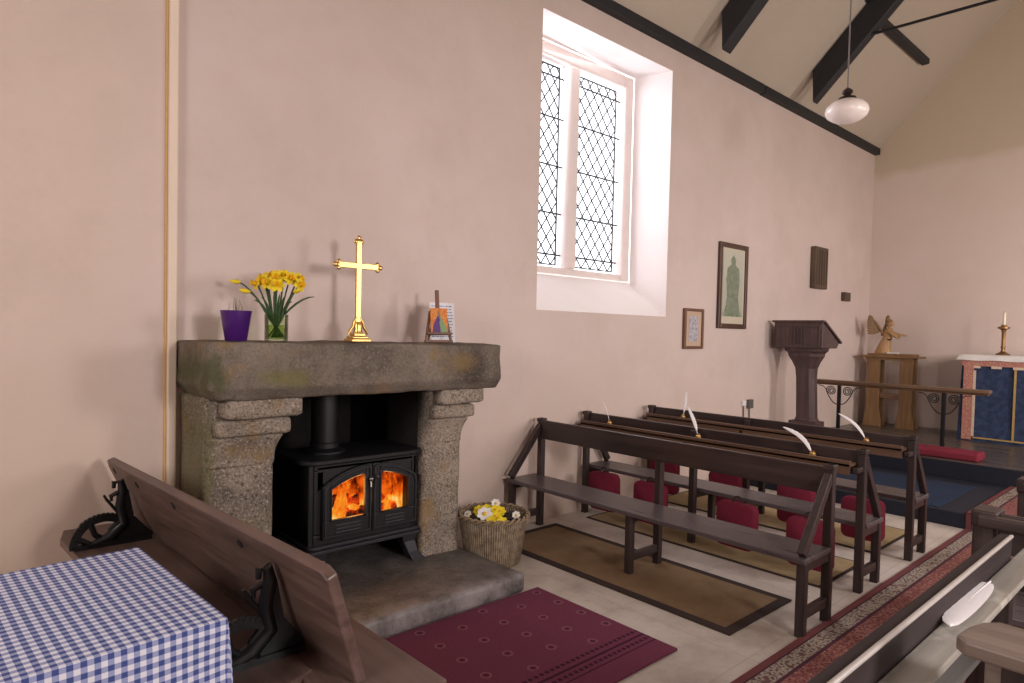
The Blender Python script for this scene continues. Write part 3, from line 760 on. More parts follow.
fl.box((1.60, 3.655, 0.36), (2.15, 3.665, 0.70)); fl.box((2.155, 3.38, 0.37), (2.163, 3.65, 0.66))
tag(fl.build('fire_flames', M['flame'], smooth=60, loc=(1.88, 3.5, 0.37)), 'orange flames filling the stove behind the glass doors', 'fire', kind='stuff')

# ------------------------------------------------------------------ on the mantel
MZ = 1.424
px, py = 1.155, 3.36
t = thing('plant_pot', 'purple glazed flower pot on the left of the mantel shelf', 'pot', (px, py, MZ))
MB().lathe([(0.048, MZ), (0.052, MZ + 0.004), (0.0745, MZ + 0.146), (0.0755, MZ + 0.152), (0.071, MZ + 0.152), (0.066, MZ + 0.13), (0.046, MZ + 0.01)], (px, py, 0), 28, cap=True).build('pot_body', M['purple'], t, smooth=50)
MB().lathe([(0.066, MZ + 0.122), (0.002, MZ + 0.126)], (px, py, 0), 20).build('soil', M['soil'], t)
rr = random.Random(3)
for i in range(9):
    a = rr.uniform(0, 6.28); r0 = rr.uniform(0.01, 0.05); h = rr.uniform(0.05, 0.10)
    b0 = Vector((px + r0 * math.cos(a), py + r0 * math.sin(a), MZ + 0.12))
    mb = MB().tube([b0, b0 + Vector((0.006, 0, h * 0.5)), b0 + Vector((rr.uniform(-0.01, 0.01), 0, h))], [0.0018, 0.0014, 0.0008], 5)
    mb.build('stalk', M['twig'], t)
vx, vy = 1.36, 3.36
t = thing('glass_vase', 'clear straight glass vase holding yellow daffodils on the mantel', 'vase', (vx, vy, MZ))
MB().lathe([(0.054, MZ), (0.058, MZ + 0.004), (0.060, MZ + 0.140), (0.056, MZ + 0.140), (0.054, MZ + 0.012), (0.01, MZ + 0.010)], (vx, vy, 0), 28).build('vase_body', M['vase_glass'], t, smooth=50)
MB().lathe([(0.052, MZ + 0.013), (0.054, MZ + 0.085), (0.002, MZ + 0.085)], (vx, vy, 0), 24).build('water', M['water'], t, smooth=50)
# right(in picture)=+x,-y ; toward viewer=-x,-y
RX = Vector((0.74, -0.67, 0)); TV = Vector((-0.67, -0.74, 0))
def daffodil(u, h, d, label, bud=False, white=False, leaf=False):
    u *= 1.20; h = h * 1.03 + 0.018 * (0 if leaf else 1)
    """u: sideways reach of the head, h: height above the shelf, d: reach towards the viewer"""
    base = Vector((vx, vy, MZ + 0.02)) - RX * u * 0.22 - TV * d * 0.2
    neck = Vector((vx, vy, MZ + 0.14)) + RX * max(-0.045, min(0.045, u * 0.35)) + TV * max(-0.04, min(0.04, d * 0.5))
    head = Vector((vx, vy, MZ + h)) + RX * u + TV * d
    mid = neck.lerp(head, 0.55) + Vector((0, 0, 0.02 + abs(u) * 0.12))
    t = thing('daffodil', label, 'flower', tuple(base), 'daffodils in the mantel vase')
    pts = []
    for i in range(9):
        s_ = i / 8
        if s_ < 0.4: p = base.lerp(neck, s_ / 0.4)
        else:
            q = (s_ - 0.4) / 0.6; p = neck * (1 - q) ** 2 + mid * 2 * q * (1 - q) + head * q * q
        pts.append(p)
    if leaf:
        MB().tube(pts, [0.004, 0.005, 0.0055, 0.006, 0.006, 0.006, 0.005, 0.004, 0.0015], 6).build('stem', M['stem'], t, smooth=60); return
    MB().tube(pts, 0.0042, 6).build('stem', M['stem'], t, smooth=60)
    ax = (RX * u * 2.2 + TV * (0.12 + d) + Vector((0, 0, 0.05))).normalized()
    q = ax.to_track_quat('Z', 'Y').to_matrix()
    def loc(v): return head + q @ Vector(v)
    if bud:
        R = [[loc((math.cos(a * PI / 4) * r, math.sin(a * PI / 4) * r, z)) for a in range(8)] for r, z in ((0.004, -0.01), (0.011, 0.004), (0.012, 0.02), (0.007, 0.038), (0.001, 0.05))]
        mb = MB(); mb._skin(R); mb.build('bud', M['petal'], t, smooth=60); return
    mb = MB()
    for k in range(6):
        a = k * PI / 3 + (0.1 if k % 2 else 0); c, s_ = math.cos(a), math.sin(a)
        vs = []
        for r, w_, z in ((0.006, 0.006, 0), (0.018, 0.013, 0.003), (0.030, 0.012, 0.004 - 0.004 * (k % 2)), (0.040, 0.003, 0.0)):
            vs += [loc((c * r - s_ * w_, s_ * r + c * w_, z)), loc((c * r + s_ * w_, s_ * r - c * w_, z))]
        mb.add(vs, [(0, 1, 3, 2), (2, 3, 5, 4), (4, 5, 7, 6)])
    mb.build('petals', M['petal_white'] if white else M['petal'], t)
    R = [[loc((math.cos(a * PI / 6) * r * (1 + 0.08 * (a % 2) * (z > 0.02)), math.sin(a * PI / 6) * r, z)) for a in range(12)] for r, z in ((0.008, -0.004), (0.010, 0.008), (0.012, 0.020), (0.017, 0.028), (0.013, 0.024), (0.006, 0.004))]
    mb = MB(); mb._skin(R); mb.build('trumpet', M['trumpet'], t, smooth=60)
D = [(-0.072, 0.268, 0.05, 'open daffodil low on the left front of the bunch'), (-0.055, 0.302, 0.0, 'open daffodil high on the left of the bunch'),
     (-0.038, 0.285, 0.06, 'open daffodil in front, left of centre'), (-0.012, 0.310, 0.01, 'open daffodil at the top centre-left of the bunch'),
     (-0.018, 0.272, 0.07, 'open daffodil in the front centre of the bunch'), (0.012, 0.300, 0.05, 'open daffodil at the top centre of the bunch'),
     (0.038, 0.306, 0.02, 'open daffodil at the top right of centre'), (0.022, 0.262, 0.07, 'open daffodil low in the front, right of centre'),
     (0.064, 0.300, 0.02, 'open daffodil high on the right of the bunch'), (0.088, 0.300, -0.02, 'open daffodil at the back right of the bunch'),
     (0.105, 0.268, 0.02, 'open daffodil furthest right in the bunch'), (-0.03, 0.312, -0.05, 'open daffodil at the back left of the bunch'), (0.02, 0.318, -0.04, 'open daffodil topmost at the back of the bunch')]
for u, h, d, l in D: daffodil(u, h, d, l + ' in the vase')
daffodil(-0.165, 0.278, 0.0, 'unopened daffodil bud reaching furthest left over the purple pot', bud=True)
daffodil(-0.105, 0.228, 0.05, 'unopened daffodil bud drooping left below the open flowers', bud=True)
daffodil(0.092, 0.232, 0.05, 'unopened daffodil bud on the right below the open flowers', bud=True)
daffodil(0.170, 0.228, 0.02, 'long green daffodil leaf leaning far right out of the vase', leaf=True)
for u, h, d, l in ((-0.05, 0.22, 0.05, 'green daffodil leaf upright left of the bunch centre'), (0.05, 0.225, 0.05, 'green daffodil leaf upright right of the bunch centre'), (0.005, 0.23, 0.06, 'green daffodil leaf upright in the middle of the bunch'), (-0.085, 0.205, 0.04, 'green daffodil leaf slanting left beside the purple pot'), (0.082, 0.20, 0.05, 'green daffodil leaf slanting right under the flowers'), (-0.025, 0.235, 0.055, 'green daffodil leaf just left of the bunch middle'), (0.028, 0.235, 0.05, 'green daffodil leaf just right of the bunch middle')):
    daffodil(u, h, d, l, leaf=True)

# brass altar cross
cx, cy = 1.842, 3.38
t = thing('brass_cross', 'tall polished brass cross standing on a stepped base on the mantel', 'cross', (cx, cy, MZ))
def trefoil(mb, c, d, r):
    c = Vector(c); d = Vector(d).normalized(); s_ = Vector((0, 1, 0)).cross(d)
    for p in (c + d * r * 1.05, c + s_ * r * 0.85, c - s_ * r * 0.85): mb.ball(tuple(p), r * 0.72, 10, 6, (1, 0.5, 1))
    mb.ball(tuple(c), r * 0.8, 10, 6, (1, 0.5, 1))
mb = MB().box((cx - 0.0165, cy - 0.008, MZ + 0.09), (cx + 0.0165, cy + 0.008, MZ + 0.575)); mb.build('shaft', M['brass'], t, bevel=0.003)
MB().box((cx - 0.125, cy - 0.0079, MZ + 0.417), (cx + 0.125, cy + 0.0079, MZ + 0.450)).build('crossbar', M['brass'], t, bevel=0.003)
mb = MB(); trefoil(mb, (cx, cy, MZ + 0.572), (0, 0, 1), 0.020); mb.build('finial', M['brass'], t, smooth=60)
for sg in (-1, 1):
    mb = MB(); trefoil(mb, (cx + sg * 0.122, cy, MZ + 0.4335), (sg, 0, 0), 0.020); mb.build('finial', M['brass'], t, smooth=60)
mb = MB()
for w_, z0, z1 in ((0.062, 0, 0.018), (0.05, 0.018, 0.032), (0.036, 0.032, 0.05)): mb.box((cx - w_, cy - w_ * 0.8, MZ + z0), (cx + w_, cy + w_ * 0.8, MZ + z1))
mb.build('stepped_base', M['brass'], t, bevel=0.004)
mb = MB()
for sg in (-1, 1):
    mb.tube([(cx + sg * 0.012, cy - 0.004, MZ + 0.14), (cx + sg * 0.03, cy - 0.004, MZ + 0.11), (cx + sg * 0.034, cy - 0.004, MZ + 0.085), (cx + sg * 0.05, cy - 0.004, MZ + 0.065), (cx + sg * 0.062, cy - 0.004, MZ + 0.04)], [0.006, 0.009, 0.007, 0.009, 0.005], 8)
mb.lathe([(0.03, MZ + 0.05), (0.024, MZ + 0.07), (0.028, MZ + 0.09), (0.018, MZ + 0.115)], (cx, cy, 0), 16)
mb.build('scrolled_foot', M['brass'], t, smooth=50)

# easel, painted card, folded letter
ex, ey = 2.40, 3.36
ER = Matrix.Translation((ex, ey, MZ)) @ Matrix.Rotation(math.radians(-14), 4, 'Z') @ Matrix.Rotation(math.radians(-9), 4, 'X')
def eb(mb, a, b): return mb.box(a, b, ER)
t = thing('small_easel', 'small brown wooden table easel on the mantel holding a painted card', 'easel', (ex, ey, MZ))
eb(MB(), (-0.012, -0.002, 0.055), (0.012, 0.012, 0.335)).build('mast', M['frame_brown'], t, bevel=0.002)
for sg in (-1, 1): MB().bar(ER @ Vector((sg * 0.085, 0.006, 0.0)), ER @ Vector((sg * 0.05, 0.006, 0.20)), 0.014, 0.012, up=(0, 1, 0)).build('leg', M['frame_brown'], t)
MB().bar((ex + 0.0, ey + 0.13, MZ + 0.005), ER @ Vector((0, 0.012, 0.22)), 0.014, 0.012, up=(0, 1, 0)).build('back_leg', M['frame_brown'], t)
eb(MB(), (-0.082, -0.028, 0.048), (0.082, 0.012, 0.062)).build('tray', M['frame_brown'], t, bevel=0.002)
eb(MB(), (-0.095, -0.002, 0.0), (0.095, 0.012, 0.016)).build('foot_rail', M['frame_brown'], t, bevel=0.002)
o = eb(MB(), (-0.056, -0.018, 0.063), (0.056, -0.004, 0.215)).build('painted_card', M['icon'], loc=(ex, ey, MZ + 0.06))
tag(o, 'small orange painted picture of a robed figure resting on the easel', 'picture')
LR = Matrix.Translation((2.50, 3.46, MZ)) @ Matrix.Rotation(math.radians(-20), 4, 'Z') @ Matrix.Rotation(math.radians(-10), 4, 'X')
t = thing('letter_card', 'white card with lines of blue handwriting leaning behind the easel', 'card', (2.50, 3.46, MZ))
MB().box((-0.085, 0, 0.0), (0.085, 0.003, 0.262), LR).build('sheet', M['paper'], t)
mb = MB(); rr = random.Random(9)
for i in range(11):
    x = -0.07
    while x < 0.066:
        w_ = rr.uniform(0.008, 0.022); mb.box((x, -0.0012, 0.235 - i * 0.020), (min(x + w_, 0.072), 0.0, 0.2405 - i * 0.020), LR); x += w_ + 0.006
mb.build('handwriting', M['ink'], t)

# ------------------------------------------------------------------ basket
bx, by = 2.765, 3.225
t = thing('wicker_basket', 'round wicker basket of flowers standing beside the hearth', 'basket', (bx, by, 0))
prof = [(0.178, 0.0), (0.185, 0.02), (0.205, 0.16), (0.228, 0.30), (0.218, 0.30), (0.196, 0.16), (0.172, 0.03), (0.01, 0.025)]
mb = MB(); seg = 48; uvs = []
rings = []
for r, z in prof:
    rings.append([Vector((bx + r * math.cos(2 * PI * k / seg), by + r * math.sin(2 * PI * k / seg), z)) for k in range(seg)])
    uvs += [((k if k <= seg // 2 else seg - k) * 2 / seg, z / 0.3) for k in range(seg)]
mb._skin(rings); mb.uv = uvs; mb.build('basket_body', M['wicker'], t, smooth=60)
mb = MB()
for ph in (0, PI):
    mb.tube([(bx + (0.226 + 0.010 * math.cos(14 * a + ph)) * math.cos(a), by + (0.226 + 0.010 * math.cos(14 * a + ph)) * math.sin(a), 0.308 + 0.011 * math.sin(14 * a + ph)) for a in [2 * PI * i / 112 for i in range(112)]], 0.0085, 6, closed=True)
mb.build('braided_rim', M['wicker_rim'], t, smooth=60)
bsz = 0.225
MB().lathe([(0.19, 0.17), (0.19, 0.18), (0.002, 0.19)], (bx, by, 0), 24).build('lining', M['soil'], t)
rr = random.Random(12)
cones = [(-0.11, 0.03, 'left of the white flower'), (-0.08, 0.11, 'at the far left of the basket'), (0.06, -0.02, 'right of the yellow flowers'), (0.11, 0.04, 'against the right rim'), (0.02, 0.12, 'at the back of the basket'), (0.10, 0.11, 'at the back right of the basket'), (-0.02, -0.11, 'under the front rim'), (0.10, -0.08, 'at the front right of the basket')]
for u, v, where in cones:
    p = Vector((bx, by, 0.235)) + RX * u - TV * v
    mb = MB()
    for j in range(5):
        for q in range(8):
            a = q * PI / 4 + j * 0.4; r = 0.040 * math.sin(PI * (j + 0.8) / 6.2); mb.ball((p.x + r * math.cos(a), p.y + r * math.sin(a), p.z - 0.035 + j * 0.018), 0.014, 6, 4, (1, 1, 0.7))
    tag(mb.build('pine_cone', M['cone'], loc=tuple(p), smooth=50), 'dark pine cone ' + where, 'pine cone', 'pine cones in the basket')
def blossom(u, v, z, m, label, nm, r=0.038):
    p = Vector((bx, by, z)) + RX * u - TV * v
    t = thing(nm, label, 'flower', tuple(p), 'blooms in the wicker basket')
    ax = (TV * 0.8 + Vector((rr.uniform(-.3, .3), rr.uniform(-.3, .3), 0.75))).normalized(); q = ax.to_track_quat('Z', 'Y').to_matrix()
    mb = MB()
    for k in range(7):
        a = k * 2 * PI / 7; c, s_ = math.cos(a), math.sin(a); vs = []
        for rr_, w_, z_ in ((0.1, 0.12, 0.0), (0.5, 0.36, 0.12), (0.85, 0.34, 0.22), (1.08, 0.08, 0.18)):
            vs += [p + q @ Vector(((c * rr_ - s_ * w_) * r, (s_ * rr_ + c * w_) * r, z_ * r)), p + q @ Vector(((c * rr_ + s_ * w_) * r, (s_ * rr_ - c * w_) * r, z_ * r))]
        mb.add(vs, [(0, 1, 3, 2), (2, 3, 5, 4), (4, 5, 7, 6)])
    mb.build('petals', m, t)
    MB().ball(tuple(p + ax * r * 0.15), r * 0.3, 8, 5).build('centre', M['trumpet'], t, smooth=60)
    MB().tube([p, p - ax * 0.05 - Vector((0, 0, 0.02))], 0.004, 6).build('stem', M['stem'], t)
blossom(-0.055, -0.05, 0.315, M['petal_white'], 'large white bloom at the front of the basket', 'white_flower', 0.048)
blossom(0.01, 0.11, 0.345, M['petal_white'], 'small white bloom standing highest at the back of the basket', 'white_flower', 0.03)
blossom(0.15, 0.0, 0.30, M['petal_white'], 'small white bloom near the right rim of the basket', 'white_flower', 0.026)
blossom(-0.17, 0.03, 0.29, M['petal_white'], 'small white bloom near the left rim of the basket', 'white_flower', 0.024)
for u, v, z, l in ((0.015, 0.02, 0.325, 'yellow bloom beside the large white flower'), (0.045, 0.01, 0.318, 'yellow bloom right of the large white flower'), (0.02, -0.06, 0.305, 'yellow bloom low at the front of the basket'), (-0.01, -0.11, 0.285, 'yellow bloom showing at the front rim of the basket'), (-0.05, 0.05, 0.32, 'yellow bloom behind the large white flower'), (-0.10, 0.07, 0.305, 'yellow bloom at the back left of the basket'), (0.06, -0.12, 0.285, 'yellow bloom right along the front rim of the basket')):
    blossom(u, v, z, M['petal'], l, 'yellow_flower', 0.036)

# ------------------------------------------------------------------ floor coverings
def matting(x0, x1, y0, y1, m, edge, ew, label, nm='floor_mat', z=0.0):
    t = thing(nm, label, 'mat', ((x0 + x1) / 2, (y0 + y1) / 2, z))
    MB().box((x0 + ew, y0 + ew, z + 0.001), (x1 - ew, y1 - ew, z + 0.010)).build('field', m, t)
    mb = MB()
    mb.box((x0, y0, z + 0.0005), (x1, y0 + ew, z + 0.0095)); mb.box((x0, y1 - ew, z + 0.0005), (x1, y1, z + 0.0095)); mb.box((x0, y0 + ew, z + 0.0005), (x0 + ew, y1 - ew, z + 0.0095)); mb.box((x1 - ew, y0 + ew, z + 0.0005), (x1, y1 - ew, z + 0.0095))
    mb.build('binding', edge, t)
matting(2.995, 3.675, 1.655, 3.53, M['tan'], M['mat_edge'], 0.055, 'tan coir mat with dark binding under the front pew')
matting(4.00, 4.66, 1.63, 3.50, M['tan2'], M['mat_edge'], 0.018, 'yellow tan mat under the middle pew')
matting(4.95, 5.75, 1.66, 3.50, M['tan2'], M['mat_edge'], 0.018, 'yellow tan mat under the pew nearest the blue platform')
tag(MB().box((1.25, 1.735, 0.001), (2.660, 2.690, 0.012)).build('burgundy_rug', M['rug'], loc=(1.95, 2.2, 0)), 'burgundy rug with small medallions in front of the hearth', 'rug')
mb = MB()
mb.box((-2.5, 0.36, 0.001), (6.185, 1.412, 0.011)); mb.box((6.185, 0.36, 0.001), (6.199, 1.412, 0.138)); mb.box((6.185, 0.36, 0.1315), (7.68, 1.412, 0.141))
tag(mb.build('aisle_carpet', M['runner'], loc=(3, 0.9, 0)), 'long red patterned carpet runner down the aisle and over the step', 'carpet')

# ------------------------------------------------------------------ pews
def pew(label, xb, sgn, ztop, y0, y1, ym, zs=0.405, depth=0.40, ledge=True, yref=None):
    """back posts at x=xb, seat on the side sgn; y0 aisle end, y1 wall end"""
    t = thing('pew', label, 'pew', (xb + sgn * depth / 2, (y0 + y1) / 2, 0), 'dark wooden pews left of the aisle')
    pw = 0.046; xf = xb + sgn * depth
    def X(a, b): return (min(a, b), max(a, b))
    ys = (y0 + 0.028, ym, y1 - 0.028)
    for i, y in enumerate(ys):
        end = i != 1
        top = ztop + (0.012 if end else -0.02)
        mb = MB().box((xb - pw / 2, y - pw / 2, 0), (xb + pw / 2, y + pw / 2, top))
        if end: mb.box((xb - pw / 2 - 0.006, y - pw / 2 - 0.006, top - 0.03), (xb + pw / 2 + 0.006, y + pw / 2 + 0.006, top))
        mb.build('post', M['pew_z'], t, bevel=0.005)
        MB().box((xf - sgn * 0.044 if sgn > 0 else xf, y - pw / 2, 0), (xf if sgn > 0 else xf + 0.044, y + pw / 2, zs - 0.028)).build('leg', M['pew_z'], t, bevel=0.004)
        a, b = X(xb + sgn * pw / 2, xf - sgn * 0.05)
        MB().box((a, y - 0.016, 0.085), (b, y + 0.016, 0.135)).build('stretcher', M['pew_x'], t, bevel=0.004)
        MB().box((a, y - 0.018, zs - 0.075), (b, y + 0.018, zs - 0.028)).build('seat_bearer', M['pew_x'], t, bevel=0.004)
    a, b = X(xb + sgn * 0.03, xf + sgn * 0.018)
    MB().box((a, y0, zs - 0.028), (b, y1, zs)).build('seat', M['pew_seat'], t, bevel=0.006, seg=3)
    a, b = X(xb + sgn * 0.004, xb + sgn * 0.030)
    MB().box((a, y0 + 0.05, ztop - 0.145), (b, y1 - 0.05, ztop)).build('back_rail', M['pew'], t, bevel=0.005)
    for y in (ys[0], ys[2]):
        MB().bar((xb + sgn * 0.015, y, ztop - 0.045), (xf - sgn * 0.005, y, zs + 0.012), 0.040, 0.048).build('arm_brace', M['pew_z'], t, bevel=0.004)
    if ledge:
        a, b = X(xb - sgn * 0.115, xb - sgn * 0.0)
        MB().box((a, y0 + 0.056, ztop - 0.088), (b, y1 - 0.056, ztop - 0.068)).box((a if sgn > 0 else b - 0.014, y0 + 0.056, ztop - 0.135), (a + 0.014 if sgn > 0 else b, y1 - 0.056, ztop - 0.050)).build('book_ledge', M['ledge'], t, bevel=0.004)
        for y in ys:
            a, b = X(xb - sgn * 0.024, xb - sgn * 0.115)
            MB().box((a, y - 0.016, ztop - 0.118), (b, y + 0.016, ztop - 0.088)).build('bracket', M['pew_x'], t, bevel=0.004)
    return t
pew('dark wooden pew nearest the fireplace, its back turned to the altar', 3.565, -1, 0.826, 1.395, 3.630, 2.50, 0.405, 0.318, ledge=False)
pew('dark wooden pew in the middle of the three left of the aisle', 4.12, 1, 0.842, 1.435, 3.655, 2.60, 0.405, 0.285)
pew('dark wooden pew furthest from the fireplace, nearest the blue platform', 5.00, 1, 0.842, 1.435, 3.640, 2.66, 0.42, 0.290)

# hassocks hung on the pew backs
def hassock(x, y, z0, label, w=0.275, h=0.30, th=0.085, tilt=0.0):
    t = thing('hassock', label, 'hassock', (x, y, z0), 'crimson hassocks hung behind the pews')
    R_ = Matrix.Translation((x, y, z0)) @ Matrix.Rotation(tilt, 4, 'X')
    mb = MB(); P = []
    n = 7
    for i in range(n + 1):
        u = -1 + 2 * i / n; k_ = (1 - abs(u) ** 4) ** 0.5 if abs(u) < 1 else 0.0
        rr_ = rrect(-w / 2, w / 2, 0, h, 0.045, 4)
        f_ = 0.93 + 0.07 * k_
        P.append([R_ @ Vector((u * th / 2, a * f_, h / 2 + (b - h / 2) * f_)) for a, b in rr_])
    mb._skin(P); mb.build('cushion', M['kneeler'], t, smooth=55)
    MB().tube([R_ @ Vector((0, 0.035 * math.cos(a), h - 0.004 + 0.045 * math.sin(a))) for a in [PI * i / 8 for i in range(9)]], 0.006, 6).build('loop', M['mat_edge'], t, smooth=60)
hx2, hx3 = 4.035, 4.905
for y, l in ((3.345, 'crimson hassock on the middle pew nearest the wall'), (2.905, 'crimson hassock on the middle pew, second from the wall'), (2.205, 'crimson hassock on the middle pew, third from the wall'), (1.715, 'crimson hassock on the middle pew nearest the aisle')):
    hassock(hx2, y, 0.095, l, tilt=random.uniform(-0.05, 0.05))
for y, l in ((3.385, 'crimson hassock on the furthest pew nearest the wall'), (2.785, 'crimson hassock on the furthest pew, second from the wall'), (2.195, 'crimson hassock on the furthest pew, third from the wall'), (1.725, 'crimson hassock on the furthest pew nearest the aisle')):
    hassock(hx3, y, 0.10, l, tilt=random.uniform(-0.04, 0.04), h=0.29)

# quills
def quill(base, tip, bow, width, label, pot=True, start=0.22, face=None):
    base = Vector(base); tip = Vector(tip); L = (tip - base).length
    t = thing('quill_feather', label, 'feather', tuple(base), 'white quill feathers on the pews')
    d = (tip - base).normalized(); face = Vector(face) if face else Vector((-0.67, -0.74, 0.2)); s_ = d.cross(face).normalized(); bw = s_ * bow + Vector((0, 0, 0))
    C = lambda q: base.lerp(tip, q) + bw * math.sin(PI * q)
    N = 16
    MB().tube([C(i / N) for i in range(N + 1)], [0.0028 * (1 - 0.75 * i / N) for i in range(N + 1)], 6).build('shaft', M['feather'], t, smooth=60)
    mb = MB(); vs = []
    for i in range(N + 1):
        q = start + (1 - start) * i / N; tt = i / N
        w_ = width * (math.sin(PI * min(1, tt * 0.97 + 0.03)) ** 0.45) * (1 - 0.25 * tt)
        p = C(q); dq = (C(min(1, q + 0.01)) - C(max(0, q - 0.01))).normalized(); sd = dq.cross(face).normalized()
        jag = 1 + (0.26 if width > 0.05 else 0.12) * math.sin(i * 2.7)
        vs += [p + sd * w_ * 0.62 * jag - face * 0.002, p + face * 0.0015, p - sd * w_ * 0.42 - face * 0.002]
    fs = []
    for i in range(N):
        a = i * 3; fs += [(a, a + 1, a + 4, a + 3), (a + 1, a + 2, a + 5, a + 4)]
    mb.add(vs, fs); mb.build('vane', M['feather'], t, smooth=60)
    if pot:
        p = base
        MB().lathe([(0.016, -0.012), (0.020, 0.0), (0.018, 0.014), (0.010, 0.018), (0.011, 0.026)], tuple(p), 14).build('pen_holder', M['brass'], t, smooth=50)
zl2, zl3 = 0.842 - 0.068 + 0.012, 0.842 - 0.068 + 0.012
quill((4.06, 3.335, zl2), (4.06, 3.435, 0.975), 0.014, 0.010, 'thin grey quill standing on the middle pew close to the wall', start=0.35)
quill((4.06, 2.530, zl2), (4.06, 2.625, 0.995), 0.008, 0.028, 'white quill standing halfway along the middle pew')
quill((4.06, 1.730, zl2), (4.06, 1.925, 0.935), 0.032, 0.030, 'white quill leaning by the aisle end of the middle pew', start=0.12)
quill((4.94, 3.235, zl3), (4.94, 3.210, 1.018), 0.002, 0.026, 'white quill standing upright near the wall on the furthest pew')
quill((4.94, 1.735, zl3), (4.94, 1.935, 0.962), 0.030, 0.024, 'white quill leaning by the aisle end of the furthest pew', start=0.12)

# ------------------------------------------------------------------ pictures on the wall
def picture(nm, label, x0, x1, z0, z1, fw_, fm, mount, art, inset, y=W):
    t = thing(nm, label, 'picture', ((x0 + x1) / 2, y, z0))
    mb = MB()
    mb.box((x0, y - 0.035, z0), (x0 + fw_, y - 0.002, z1)); mb.box((x1 - fw_, y - 0.035, z0), (x1, y - 0.002, z1)); mb.box((x0 + fw_, y - 0.035, z0), (x1 - fw_, y - 0.002, z0 + fw_)); mb.box((x0 + fw_, y - 0.035, z1 - fw_), (x1 - fw_, y - 0.002, z1))
    mb.build('frame', fm, t, bevel=0.006)
    MB().box((x0 + fw_, y - 0.018, z0 + fw_), (x1 - fw_, y - 0.004, z1 - fw_)).build('mount', mount, t)
    a, b, c, d = inset
    MB().box((x0 + a, y - 0.021, z0 + c), (x1 - b, y - 0.018, z1 - d)).build('print', art, t)
picture('framed_engraving', 'tall dark-framed engraving of a robed standing figure on the wall', 6.185, 6.765, 1.59, 2.50, 0.052, M['frame_dark'], M['mount'], M['engraving'], (0.085, 0.085, 0.13, 0.085))
picture('small_framed_print', 'small brown-framed print hung below and left of the engraving', 5.570, 5.910, 1.372, 1.776, 0.028, M['frame_brown'], M['mount_tan'], M['print'], (0.09, 0.09, 0.075, 0.075))
t = thing('carved_plaque', 'narrow dark carved wooden plaque high on the wall above the lectern', 'plaque', (8.56, W, 2.15))
MB().box((8.375, W - 0.075, 2.145), (8.745, W - 0.002, 2.675)).build('board', M['plaque'], t, bevel=0.012)
mb = MB()
for i in range(5): mb.bar((8.42 + i * 0.07, W - 0.078, 2.19), (8.42 + i * 0.07, W - 0.078, 2.63), 0.02, 0.012, up=(0, 1, 0))
mb.build('carved_ribs', M['plaque'], t, bevel=0.004)
tag(MB().box((9.37, W - 0.05, 2.03), (9.58, W - 0.002, 2.15)).box((9.40, W - 0.056, 2.05), (9.55, W - 0.049, 2.13)).build('wall_box', M['plaque'], loc=(9.47, W, 2.03), bevel=0.006), 'small dark square box on the wall near the altar corner', 'box')
t = thing('wall_socket', 'grey electrical socket low on the wall left of the lectern', 'socket', (6.85, W, 0.68))
MB().box((6.88, W - 0.04, 0.70), (6.975, W - 0.002, 0.80)).build('socket_plate', M['socket'], t, bevel=0.006)
MB().box((6.76, W - 0.03, 0.735), (6.83, W - 0.002, 0.79)).build('switch_box', M['paper'], t, bevel=0.006)
for x in (6.80, 6.93): MB().tube([(x, W - 0.012, 0.74), (x + 0.01, W - 0.012, 0.45), (x, W - 0.012, 0.14)], 0.007, 6).build('cable', M['socket'], t)

# ------------------------------------------------------------------ lectern
lx, ly = 7.33, 3.30
t = thing('lectern', 'dark carved oak lectern with sloping desk top on a tapered column', 'lectern', (lx, ly, 0.125))
# plain carved front towards the nave, desk slope falling eastwards to the reader
yl, yr = 3.615, 3.065
MB().prism([(lx, 1.395), (lx + 0.40, 1.395), (lx + 0.45, 1.455), (lx + 0.02, 1.685), (lx, 1.685)], 'Y', yr, yl).build('desk_box', M['lectern'], t, bevel=0.006)
MB().prism([(lx - 0.02, 1.683), (lx + 0.025, 1.683), (lx + 0.49, 1.448), (lx + 0.50, 1.468), (lx + 0.03, 1.706), (lx - 0.02, 1.706)], 'Y', yr - 0.018, yl + 0.02).build('sloping_top', M['lectern'], t, bevel=0.004)
mb = MB()
for a, b in ((yl - 0.03, yl - 0.21), (yl - 0.235, yl - 0.325), (yl - 0.35, yl - 0.525)):
    for z0, z1 in ((1.425, 1.44), (1.63, 1.645)): mb.box((lx - 0.012, b, z0), (lx + 0.005, a, z1))
    mb.box((lx - 0.012, a - 0.014, 1.44), (lx + 0.005, a, 1.63)); mb.box((lx - 0.012, b, 1.44), (lx + 0.005, b + 0.014, 1.63))
for i in range(3): mb.box((lx - 0.010, yl - 0.262 - i * 0.02, 1.45), (lx + 0.004, yl - 0.254 - i * 0.02, 1.62))
mb.build('carved_panels', M['lectern'], t, bevel=0.003)
cyc = 3.325; R = []
for z, w_ in ((1.395, 0.225), (1.36, 0.215), (1.335, 0.185), (1.30, 0.18), (1.24, 0.145), (1.16, 0.112), (1.05, 0.104), (0.60, 0.108), (0.56, 0.125)):
    R.append([Vector((lx + 0.20 + a * w_ * 0.7, cyc - (1.4 - z) * 0.04 + b * w_, z)) for a, b in ((-1, -.55), (-.55, -1), (.55, -1), (1, -.55), (1, .55), (.55, 1), (-.55, 1), (-1, .55))])
mb = MB(); mb._skin(R[::-1]); mb.build('column', M['lectern'], t, bevel=0.006)
MB().box((lx + 0.08, cyc - 0.185, 0.49), (lx + 0.32, cyc + 0.13, 0.56)).box((lx + 0.02, cyc - 0.22, 0.128), (lx + 0.40, cyc + 0.18, 0.49)).build('plinth', M['lectern'], t, bevel=0.012)

